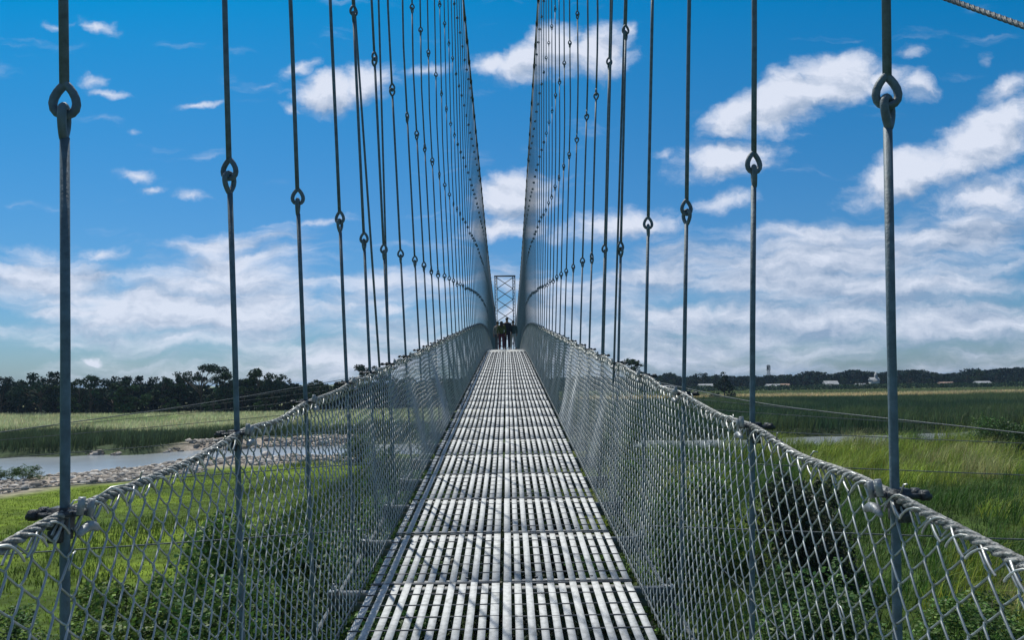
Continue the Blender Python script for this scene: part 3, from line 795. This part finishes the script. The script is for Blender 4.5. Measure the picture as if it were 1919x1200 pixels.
# ---------------- cross beams and edge stringers
cbm = MB()
cbm.box((0, .03, -.075), (2.0, .045, .05)); cbm.box((0, .03, -.13), (2.0, .006, .06))
cb0 = cbm.build('cross_beam', M['beam'])
for s in (-1, 1):
    bp_ = MB()
    bp_.box((s * .97, .03, -.044), (.05, .04, .008))
    for q in (-.02, .02): bp_.tube(np.array([(s * (.965 + q * .5), .03 + q, -.05), (s * (.965 + q * .5), .03 + q, -.008)]), .007, 6, ref=(1, 0, 0))
    bp_.build('end_plate', M['saddle'], cb0)
for i in range(NP):
    y0 = P0 + i * PL
    o = cb0 if i == 0 else copy_tree(cb0)
    o.location = (BX, y0, float(deck_z(y0)) - .002); o.rotation_euler = (math.atan(float(deck_s(y0))), 0, 0)
    tag(o, f"galvanised cross beam with bolted end plates under the walkway joint, {ordinal(i)} from the camera" if i < 40 else 'galvanised cross beam under the walkway at the far crest', 'cross beam', 'cross beams under the walkway')
ds = np.arange(-1.7, 50.3, .5)
for s in (-1, 1):
    m_ = MB()
    m_.tube(np.stack([np.full(len(ds), BX + s * 1.0), ds, deck_z(ds) - .165], -1), .014, 6, ref=(1, 0, 0))
    tag(m_.build('edge_cable', M['rope'], None, True), f"steel carrying cable running under the {SIDE[s]} ends of the cross beams", 'cable')

# ---------------- hangers
RR = .0112
def eye_path(c, up, phi, m=18):
    """teardrop eye: rod comes from direction `up` (+1 from above), c is the far end of the loop centre line"""
    a = np.linspace(0, 1, m)
    hw, hl = .0275, .080
    th = a * 2 * math.pi
    w_ = hw * 1.25 * np.sin(th) * np.abs(np.sin(th / 2)) ** .8
    l_ = hl * (.5 + .5 * np.cos(th))
    u = np.array([math.cos(phi), math.sin(phi), 0])
    P = np.asarray(c)[None] + w_[:, None] * u[None] + (up * l_)[:, None] * np.array([0, 0, 1])[None]
    return P, np.array([-math.sin(phi), math.cos(phi), 0])
def hanger_pts(s, d):
    z0 = float(deck_z(d)); zc = float(cab_z(d)); c = float(cab_c(d))
    lean = float(np.interp(d, [1.5, 2.2, 3.2, 10, 24], [.014, .015, .022, .026, 0]))
    rows = []
    h = float(np.interp(d, [1.81, 2.95, 3.95, 4.96, 5.8, 6.75, 7.85, 9.1, 10.1], [2.083, 2.128, 2.172, 2.188, 2.133, 2.126, 2.167, 2.193, 2.187]) if s < 0 else
              np.interp(d, [1.87, 2.95, 4.09, 5.22, 6.48, 7.58, 8.75, 9.84], [2.10, 2.129, 2.106, 2.155, 2.10, 2.17, 2.18, 2.20]))
    while z0 + h < zc - .5: rows.append(z0 + h); h += (1.85 if s < 0 else 1.99) + .03 * math.sin(d * 5.1 + h)
    def xa(z):
        q = z - z0
        t = q / (zc - z0)
        straight = .96 + (c - .96) * t
        bow = lean * min(q, 5.0) * (1 - max(0.0, (q - 5.0) / (zc - z0 - 5.0)))
        return BX + s * (straight + bow)
    return z0, zc, rows, xa
def clamp_parts(s, root, dz, x, y, z, ax=0):
    c = MB()
    c.box((x + s * .010, y, z), (.042, .042, .05)); c.box((x + s * .010, y + .0, z - .04), (.03, .055, .028))
    for q in (-.022, .022):
        c.tube(np.array([(x - s * .03, y + q, z + .012), (x + s * .08, y + q * .8, z + .006)]), .0075, 6, ref=(0, 0, 1))
        c.tube(np.array([(x + s * .055, y + q * .9, z + .01), (x + s * .072, y + q * .9, z + .01)]), .014, 6, ref=(0, 0, 1))
    c.tube(np.array([(x - s * .03, y - .022, z + .012), (x - s * .045, y, z + .012), (x - s * .03, y + .022, z + .012)]), .0075, 6, ref=(0, 0, 1))
    c.build('clamp', M['clamp'], root)
    sd = MB()
    a = np.linspace(-1.2, 1.2, 7)
    sd.tube(np.array([(x - s * .05 - s * .006, y + .034 * t, z - .02 - .010 * t * t) for t in a]), [.006, .010, .012, .013, .012, .010, .006], 7, ref=(0, 0, 1))
    sd.tube(np.array([(x - s * .045, y - .02, z + .01), (x - s * .05, y - .02, z + .05)]), .009, 6, ref=(0, 1, 0))
    sd.tube(np.array([(x - s * .045, y + .02, z + .0), (x - s * .05, y + .022, z + .04)]), .009, 6, ref=(0, 1, 0))
    sd.build('saddle', M['saddle'], root)
def make_hanger(s, d, i, near):
    z0, zc, rows, xa = hanger_pts(s, d)
    r = np.random.default_rng(1000 + i * 2 + (s > 0))
    name = 'hanger_rod'
    yj = lambda z: d + .004 * math.sin(z * 3 + i)
    P3 = lambda z: np.array([xa(z), yj(z), z])
    zb = z0 - .16
    if near:
        root = empty(name, (0, 0, 0))
        phis = [(0.25 if r.random() < .55 else 1.2) + r.normal(0, .25) for _ in rows]
        if s > 0 and i == 0: phis[0] = -.15
        if s < 0 and i == 0: phis[0] = .15
        seg = [zb] + rows + [zc]
        for k in range(len(seg) - 1):
            za, zt_ = seg[k], seg[k + 1]
            m_ = MB()
            lo_ = za + (.0 if k == 0 else RR); hi_ = zt_ - (.0 if k == len(seg) - 2 else RR)
            a_ = lo_ if k == 0 else lo_ - .068 + .0; b_ = hi_ if k == len(seg) - 2 else hi_ + .068
            # rod body: between the necks of its eyes
            ra = za if k == 0 else za + RR - .066
            rb = zt_ if k == len(seg) - 2 else zt_ - RR + .066
            # lower end eye loops up through the joint below: its top sits RR above the joint
            ra = za if k == 0 else za - .0 + .0
            rows_top = k < len(seg) - 2
            body_lo = za if k == 0 else za + .078 - RR
            body_hi = zt_ if not rows_top else zt_ - .078 + RR
            zz = np.linspace(body_lo, body_hi, 5)
            m_.tube(np.array([P3(z) for z in zz]), RR, 10, ref=(0, 1, 0))
            if k > 0:                                         # eye at the bottom of this rod, opening downwards
                c = P3(za); c[2] = za - RR
                P, ref = eye_path(c, 1, phis[k - 1]); m_.tube(P, RR * .93, 9, ref=ref, cap=False)
            if rows_top:                                      # eye at the top, turned a quarter
                c = P3(zt_); c[2] = zt_ + RR
                P, ref = eye_path(c, -1, phis[k] + (.95 if s > 0 and i == 0 else 1.35 + .3 * r.normal())); m_.tube(P, RR * .93, 9, ref=ref, cap=False)
            m_.build('rod_link', M['rod'], root, True)
        zf = z0 + HF
        clamp_parts(s, root, 0, xa(zf), d, zf - .01)
    else:
        m_ = MB()
        zz = np.array([zb] + rows + [zc])
        m_.tube(np.array([P3(z) for z in zz]), RR * 1.25, 5, ref=(0, 1, 0))
        for z in rows:
            ph = r.choice([.2, 1.3]) + r.normal(0, .2)
            c = P3(z); c[2] = z - RR; P, ref = eye_path(c, 1, ph, 9); m_.tube(P, RR, 4, ref=ref, cap=False)
            c = P3(z); c[2] = z + RR; P, ref = eye_path(c, -1, ph + 1.4, 9); m_.tube(P, RR, 4, ref=ref, cap=False)
        zf = z0 + HF; xx = xa(zf)
        m_.box((xx, d, zf), (.09, .08, .07))
        root = m_.build(name, M['rod'])
    # band clamp on the main cable
    bd = MB(); bd.box((xa(zc), d, zc + .01), (.085, .11, .12), rot=None)
    bd.build('cable_band', M['clamp'], root)
    lab = (f"dark galvanised hanger rod with linked eyes on the {SIDE[s]} fence, {ordinal(i)} from the camera" if i < 22 else
           f"thin distant hanger rod in the crowded far rows on the {SIDE[s]} side")
    tag(root, lab, 'hanger rod', f"hanger rods of the {SIDE[s]} cable")
LD = [1.81, 2.95, 3.95, 4.96, 5.80, 6.75, 7.85, 9.1, 10.1, 11.05, 12.1, 13.3]
RD = [1.87, 2.95, 4.09, 5.22, 6.48, 7.58, 8.75, 9.84, 11.15, 12.4, 13.5, 14.6]
for s, lst in ((-1, LD), (1, RD)):
    ds_ = list(lst)
    while ds_[-1] < 79: ds_.append(ds_[-1] + 1.06)
    ds_ = [0.80 if s < 0 else .85] + ds_          # one beside the camera, outside the frame
    for i, d in enumerate(ds_[1:]): make_hanger(s, d, i, i < 16)
# long one-piece stay rods that cross the second and third hangers in view
def stay(s, p0, p1, label):
    m_ = MB(); m_.tube(np.array([p0 + (p1 - p0) * t for t in np.linspace(0, 1, 6)]), .0095, 8, ref=(0, 1, 0))
    tag(m_.build('stay_rod', M['rod'], None, True), label, 'stay rod', 'plain stay rods without eyes')
def stay_px(s, bot, top, d, label):
    a, b_ = at(*bot, d), at(*top, d)
    zc = float(cab_z(d)); zb = float(deck_z(d)) - .1
    e = (b_ - a) / (b_[2] - a[2])
    stay(s, a + e * (zb - a[2]), a + e * (zc - a[2]), label)
stay_px(-1, (711, 685), (665, 20), 6.25, 'plain stay rod without eyes leaning past the fifth hanger of the left row')
stay_px(-1, (729, 680), (710, 20), 6.95, 'plain stay rod without eyes beside the sixth hanger of the left row')
stay_px(1, (1131, 665), (1147, 10), 7.5, 'plain stay rod without eyes beside the sixth hanger of the right row')
stay_px(1, (1151, 670), (1171, 10), 6.5, 'plain stay rod without eyes beside the fifth hanger of the right row')

# ---------------- main cables
dd = np.concatenate([np.arange(-12, 80, 1.0), np.arange(80, 111.2, 1.0)])
for s in (-1, 1):
    m_ = MB()
    m_.tube(np.stack([BX + s * cab_c(dd), dd, cab_z(dd)], -1), .034, 8, ref=(1, 0, 0))
    tag(m_.build('main_cable', M['rope'], None, True), f"thick main suspension cable above the {SIDE[s]} fence", 'cable', 'main suspension cables')

# ---------------- chain-link fences
PW = .0425
def fence_pt(s, d, t, off=0.0):
    """t 0..1 from the deck edge to the top rope; off along the fence normal (away from the walkway)"""
    sag = .018 * (np.cos((d - 1.9) * 2 * math.pi / 1.06) - 1) * .5
    bul = .012 * np.sin(d * 2.3 + 4 * t + s) * np.sin(math.pi * np.clip(t, 0, 1)) + .008 * np.sin(d * 5.1 + 2 * s) * t * (1 - t) * 4
    x = BX + s * (XB + (XT - XB) * t + (off + bul) * .98)
    z = deck_z(d) - .03 + (HF + .03 + sag) * t - off * .19
    return np.stack(np.broadcast_arrays(x, d, z), -1)
for s in (-1, 1):
    root = empty('chain_link_fence', (BX + s * XB, 0, float(deck_z(0.0))))
    rt = Vector(root.location)
    r = np.random.default_rng(55 + s)
    mb = MB()
    K = 24
    for (da, db, fine_) in ((-1.2, 11.0, True), (11.0, 58.0, False)):
        n = int((db - da) / PW); ii = np.arange(n); yi = da + ii * PW
        par = (ii % 2)
        ks = np.arange(K + 1)
        sgn = np.where((ks[None] + par[:, None]) % 2 == 0, 1.0, -1.0)             # n,K+1
        yk = yi[:, None] + sgn * (PW / 2 + .0022)
        tk = np.broadcast_to(ks[None] / K, yk.shape) + r.normal(0, .0016, yk.shape)
        yk = yk + r.normal(0, .0012, yk.shape)
        if fine_:
            # points: knuckle, 18 %, 82 %, knuckle ...; front on even steps, back on odd steps
            ys = np.zeros((n, K * 3 + 1)); ts = np.zeros_like(ys); os_ = np.zeros_like(ys)
            ys[:, 0::3] = yk; ts[:, 0::3] = tk
            dirn = np.where((ks[None, :-1] + par[:, None]) % 2 == 0, 1.0, -1.0) * .0042
            for q, fr in ((1, .16), (2, .84)):
                ys[:, q::3] = yk[:, :-1] * (1 - fr) + yk[:, 1:] * fr; ts[:, q::3] = tk[:, :-1] * (1 - fr) + tk[:, 1:] * fr
                os_[:, q::3] = dirn
            P = fence_pt(s, ys, ts, os_); mb.tube(P, .0029, 5, ref=(1, 0, .02), cap=False)
        else:
            P = fence_pt(s, yk, tk, 0.0); mb.tube(P, .0027, 3, ref=(1, 0, .02), cap=False)
    mo = mb.build('wire_mesh', M['mesh'], root, True); mo.matrix_parent_inverse = Matrix.Translation(-rt)
    def rope(t, off, rad, name, m, ns=7):
        dd_ = np.arange(-1.2, 58.1, .13)
        b2 = MB(); P = fence_pt(s, dd_, np.full(len(dd_), t), off)
        P[:, 2] += .003 * np.sin(dd_ * 9 + s)
        b2.tube(P, rad, ns, ref=(1, 0, 0))
        o = b2.build(name, m, root, True); o.matrix_parent_inverse = Matrix.Translation(-rt)
    rope(1.0, 0, .0098, 'top_rope', M['rope'], 8)
    rope(.5, .006, .0022, 'middle_line_wire', M['rope'], 5)
    rope(.02, .0, .006, 'bottom_line_wire', M['rope'], 5)
    # strands of the rope
    sd_ = np.arange(-1.2, 20, .012); st_ = MB(); C0 = fence_pt(s, sd_, np.full(len(sd_), 1.0)); C0[:, 2] += .003 * np.sin(sd_ * 9 + s)
    for q in range(4):
        ph = sd_ * 2 * math.pi / .13 * s + q * math.pi / 2; P = C0.copy()
        P[:, 0] += .0088 * np.cos(ph); P[:, 2] += .0088 * np.sin(ph); st_.tube(P, .0052, 5, ref=(.9, .05, .3), cap=False)
    o = st_.build('rope_strand', M['strand'], root, True); o.matrix_parent_inverse = Matrix.Translation(-rt)
    # the top bends of the mesh wires, hooked over the rope in flat arches
    la = MB(); ca = np.arange(-1.2, 30, PW * 2); a9 = np.linspace(-.12, 1.12, 11)
    for w_, (amp, lat, ph0) in enumerate(((.034, .015, 0.0), (.024, -.014, .45))):
        c_ = ca + ph0 * PW * 2 + r.normal(0, .006, len(ca)); keep = r.random(len(ca)) < (1.0, .7)[w_]
        c_ = c_[keep]; am = amp * r.uniform(.75, 1.25, (len(c_), 1))
        dq = c_[:, None] + a9[None] * PW * 2 * r.uniform(.95, 1.2, (len(c_), 1))
        P = fence_pt(s, dq, np.full(dq.shape, .975))
        P[..., 2] += am * np.sin(np.clip(a9, -.12, 1.12)[None] * math.pi) + .002; P[..., 0] += s * lat * np.cos(a9 * math.pi)[None] * 1.05 - s * .004
        la.tube(P, .0030, 5, ref=(.95, .02, .3), cap=False)
    o = la.build('lacing_wire', M['lacing'], root, True); o.matrix_parent_inverse = Matrix.Translation(-rt)
    # short twisted wire ends standing off the top rope
    for k in range(64):
        tw = MB(); d = r.uniform(1.2, 16); p = fence_pt(s, np.array(d), np.array(1.0 if k % 3 else r.uniform(.3, .9)))
        e = np.array([r.normal(0, 1) * .02, r.normal(0, 1) * .025, r.uniform(.01, .035)])
        tw.tube(np.array([p, p + e * .6 + (0, 0, .012), p + e]), .0026, 4, ref=(.7, .1, .3))
        o = tw.build('tie_wire', M['lacing'], root, True); o.matrix_parent_inverse = Matrix.Translation(-rt)
    tag(root, f"galvanised chain link fence flaring outwards along the {SIDE[s]} edge of the walkway", 'fence', 'chain link fences of the walkway')

# ---------------- wind guys and ties
def guy_pts(s):
    if s < 0: return np.array([(-17, 0, -2.2), (-14.2, 8, -1.6), (-11.2, 17, -.95), (-9.4, 22, -.61), (-6.2, 33, .35), (-3.2, 46, 1.1), (-1.6, 62, .6)])
    return np.array([(16, 0, -2.2), (11.8, 8, -1.45), (8.7, 13.2, -.98), (6.6, 19, -.72), (4.4, 32, .35), (2.6, 46, 1.1), (1.5, 62, .6)])
for s in (-1, 1):
    g = guy_pts(s); yq = np.arange(0, 62.1, 1.0)
    P = np.stack([np.interp(yq, g[:, 1], g[:, 0]), yq, EYE + np.interp(yq, g[:, 1], g[:, 2])], -1)
    for _ in range(6): P[1:-1] = (P[:-2] + P[1:-1] * 2 + P[2:]) / 4
    m_ = MB(); m_.tube(P, .013, 6, ref=(0, 0, 1))
    tag(m_.build('wind_guy', M['rope'], None, True), f"taut wind guy cable sweeping out beside the bridge over the {'meadow' if s < 0 else 'tall grass'}", 'cable')
    for k, d in enumerate([3.3, 5.9, 8.6, 11.4, 14.4, 17.4, 20.6, 24.0]):
        e = P[np.argmin(abs(P[:, 1] - d))]; e = e + (P[min(len(P) - 1, int(d) + 1)] - P[int(d)]) * (d - int(d)) if False else np.array([np.interp(d, P[:, 1], P[:, 0]), d, np.interp(d, P[:, 1], P[:, 2])])
        a = np.array([BX + s * 1.02, d, float(deck_z(d)) + (-.12)])
        t = np.linspace(0, 1, 9)[:, None]
        Q = a * (1 - t) + e * t; Q[:, 2] -= np.sin(t[:, 0] * math.pi) * .03
        m_ = MB(); m_.tube(Q, .0055 + .0003 * k, 5, ref=(0, 1, 0))
        tag(m_.build('wind_tie', M['rope']), f"thin wind tie wire {SIDE[s]} of the walkway, {ordinal(k)} from the camera", 'wire', f"wind tie wires on the {SIDE[s]}")
# rope stay in the upper right corner, from the near pylon (behind the camera) out to its anchor
a, b_ = at(1772, -4, 5.2), at(1890, 38, 4.7)
e = (b_ - a) / np.linalg.norm(b_ - a)
m_ = MB()
Q = np.array([a + e * t for t in np.linspace(-9, 16, 120)])
m_.tube(Q, .0165, 8, ref=(0, 1, 0.2))
root = tag(m_.build('stay_rope', M['rope'], None, True), 'twisted steel stay rope slanting down in the upper right corner of the sky', 'rope')
tt = np.linspace(-9, 16, 3000); hx = MB()
n_ = np.cross(e, (0, 1, 0)); n_ /= np.linalg.norm(n_); bn = np.cross(e, n_)
for q in range(3):
    ph = tt * 2 * math.pi / .16 + q * 2.094
    hx.tube(a + e * tt[:, None] + .0125 * (np.cos(ph)[:, None] * n_ + np.sin(ph)[:, None] * bn), .0075, 5, ref=tuple(n_ * .3 + np.array((0, .2, .9))), cap=False)
hx.build('strand', M['rod'], root, True)

# ---------------- far tower
TD = 112.0
th = EYE + 198 / 1400 * TD; hw = 1.36
troot = empty('bridge_tower', (BX - .15, TD, 0))
def leg_of(sx):
    m_ = MB()
    for ax in (-.15, .15):
        for ay in (-.15, .15):
            m_.box((sx * hw + ax, ay, th / 2), (.13, .13, th))
    nz = int(th / .45)
    for k in range(nz):
        z = k * .45; sg = 1 if k % 2 else -1
        for ay in (-.15, .15): m_.tube(np.array([(sx * hw - .15 * sg, ay, z), (sx * hw + .15 * sg, ay, z + .45)]), .022, 4, ref=(0, 1, 0))
        for ax in (-.15, .15): m_.tube(np.array([(sx * hw + ax, -.15 * sg, z), (sx * hw + ax, .15 * sg, z + .45)]), .022, 4, ref=(1, 0, 0))
    m_.build('leg', M['tower'], troot)
for sx in (-1, 1): leg_of(sx)
ph_ = 1.66
k = 0; z1 = th - .2
while z1 - ph_ > deck_z(100) - 8.5:
    m_ = MB(); z0_ = z1 - ph_
    for sg in (-1, 1): m_.tube(np.array([(-sg * (hw - .15), -.02 * sg, z0_), (sg * (hw - .15), -.02 * sg, z1)]), .055, 4, ref=(0, 1, 0))
    m_.build('cross_brace', M['tower'], troot); z1 = z0_; k += 1
    if z1 < 5: break
m_ = MB(); m_.box((0, 0, th + .05), (2 * hw + .5, .45, .16)); m_.build('top_beam', M['tower'], troot)
tag(troot, 'far steel lattice tower with crossed bracing framed between the cables', 'tower')

# ------------------------------------------------------------------ people on the crest
SKIN = mat('skin', (.22, .13, .09), .6, 0, .1, 10)
HAIR = mat('black_hair', (.012, .011, .011), .5)
def cloth(name, c): return mat(name, c, .85, 0, .2, 14, .3, 60)
def person(x, d, H, top, bottom, label, step=.18, arm=.12, hair_long=False, facing=0.0, scarf=None, yaw=0.0):
    root = empty('person', (x, d, float(deck_z(d))))
    k = H / 1.7
    def skin_obj(name, V, E, Rr, m, sub=2):
        me = bpy.data.meshes.new(name); me.from_pydata([tuple(np.array(v) * k) for v in V], E, [])
        o = bpy.data.objects.new(name, me); COL.objects.link(o); o.parent = root
        md = o.modifiers.new('skin', 'SKIN'); md.use_smooth_shade = True
        for sv, rr in zip(me.skin_vertices[0].data, Rr): sv.radius = (rr[0] * k, rr[1] * k) if isinstance(rr, tuple) else (rr * k, rr * k)
        me.skin_vertices[0].data[0].use_root = True
        sb = o.modifiers.new('subdiv', 'SUBSURF'); sb.levels = sb.render_levels = sub
        me.materials.append(m); return o
    st = step
    V = [(0, 0, .95), (0, 0, 1.12), (0, .01, 1.30), (0, .01, 1.42), (0, 0, 1.50), (0, -.01, 1.60), (0, -.01, 1.69),
         (-.17, 0, 1.39), (-.22, -.02, 1.12), (-.22, -arm, .90), (-.21, -arm - .03, .80),
         (.17, 0, 1.39), (.22, .02, 1.12), (.22, arm, .90), (.21, arm + .03, .80),
         (-.09, 0, .90), (-.10, st * .5, .50), (-.10, st * .6, .09), (-.10, st * .6 + .13, .04),
         (.09, 0, .90), (.10, -st * .4, .50), (.10, -st, .10), (.10, -st + .13, .04)]
    E = [(0, 1), (1, 2), (2, 3), (3, 4), (4, 5), (5, 6), (3, 7), (7, 8), (8, 9), (9, 10), (3, 11), (11, 12), (12, 13), (13, 14), (0, 15), (15, 16), (16, 17), (17, 18), (0, 19), (19, 20), (20, 21), (21, 22)]
    Rr = [(.14, .10), (.13, .09), (.15, .10), (.10, .08), .05, .085, .07, .06, .045, .036, .03, .06, .045, .036, .03, .085, .055, .042, .035, .085, .055, .042, .035]
    skin_obj('body', V, E, Rr, SKIN)
    # fingers are a few millimetres each; built as short chains on each hand
    for sx, ay in ((-1, -arm - .03), (1, arm + .03)):
        pass
    VT = [(0, 0, .84), (0, 0, 1.12), (0, .01, 1.30), (0, .01, 1.425), (-.17, 0, 1.39), (-.225, -.02, 1.12), (-.225, -arm * .8, .95), (.17, 0, 1.39), (.225, .02, 1.12), (.225, arm * .8, .95)]
    ET = [(0, 1), (1, 2), (2, 3), (3, 4), (4, 5), (5, 6), (3, 7), (7, 8), (8, 9)]
    skin_obj('shirt', VT, ET, [(.18, .13), (.155, .115), (.175, .125), (.115, .09), .075, .06, .052, .075, .06, .052], top)
    VB = [(0, 0, .95), (-.09, 0, .88), (-.10, st * .5, .50), (-.10, st * .6, .12), (.09, 0, .88), (.10, -st * .4, .50), (.10, -st, .12)]
    skin_obj('trousers', VB, [(0, 1), (1, 2), (2, 3), (0, 4), (4, 5), (5, 6)], [(.15, .11), .10, .075, .065, .10, .075, .065], bottom)
    if hair_long: skin_obj('hair', [(0, -.02, 1.66), (0, -.075, 1.58), (0, -.095, 1.42), (0, -.10, 1.28)], [(0, 1), (1, 2), (2, 3)], [(.105, .10), (.105, .07), (.09, .04), (.06, .03)], HAIR)
    else: skin_obj('hair', [(0, -.005, 1.71), (0, -.035, 1.65), (0, -.05, 1.58)], [(0, 1), (1, 2)], [(.08, .09), (.095, .095), (.075, .05)], HAIR)
    root.rotation_euler = (0, 0, yaw)
    tag(root, label, 'person', 'people walking over the crest')
PD = 38.4
person(gx(941, PD), PD, 1.52, cloth('olive_cloth', (.055, .075, .022)), cloth('maroon_cloth', (.06, .016, .032)), 'person in an olive top and maroon trousers walking at the left of the group', .16, .1, True)
person(gx(951.5, PD + .3), PD + .3, 1.68, cloth('navy_cloth', (.018, .026, .04)), cloth('dark_trouser_cloth', (.025, .025, .04)), 'tall person in dark blue clothes in the middle of the group on the crest', .2, .14, False)
person(gx(963, PD + .6), PD + .6, 1.54, cloth('teal_cloth', (.035, .065, .07)), cloth('pale_grey_cloth', (.30, .34, .35)), 'person in pale grey trousers and dark teal top at the right of the group', .3, .12, False, yaw=.2)
person(gx(934, PD + 2.2), PD + 2.2, 1.60, cloth('beige_cloth', (.20, .19, .17)), cloth('slate_cloth', (.06, .07, .09)), 'person in a beige top partly hidden behind the olive dressed walker', .15, .1, False, yaw=-.1)

# ------------------------------------------------------------------ air
hz = MB(); hz.box((0, 1000, 12.5), (22000, 24000, 31))
HAZE = bpy.data.materials.new('haze_air'); HAZE.use_nodes = True
t_ = HAZE.node_tree; t_.nodes.clear()
pv = t_.nodes.new('ShaderNodeVolumePrincipled'); ho = t_.nodes.new('ShaderNodeOutputMaterial')
pv.inputs['Color'].default_value = (.50, .72, 1.0, 1); pv.inputs['Density'].default_value = .00010; pv.inputs['Anisotropy'].default_value = .3
t_.links.new(pv.outputs[0], ho.inputs['Volume'])
stuff(hz.build('haze', HAZE), 'thin bluish air haze softening the distant tree lines', 'haze')
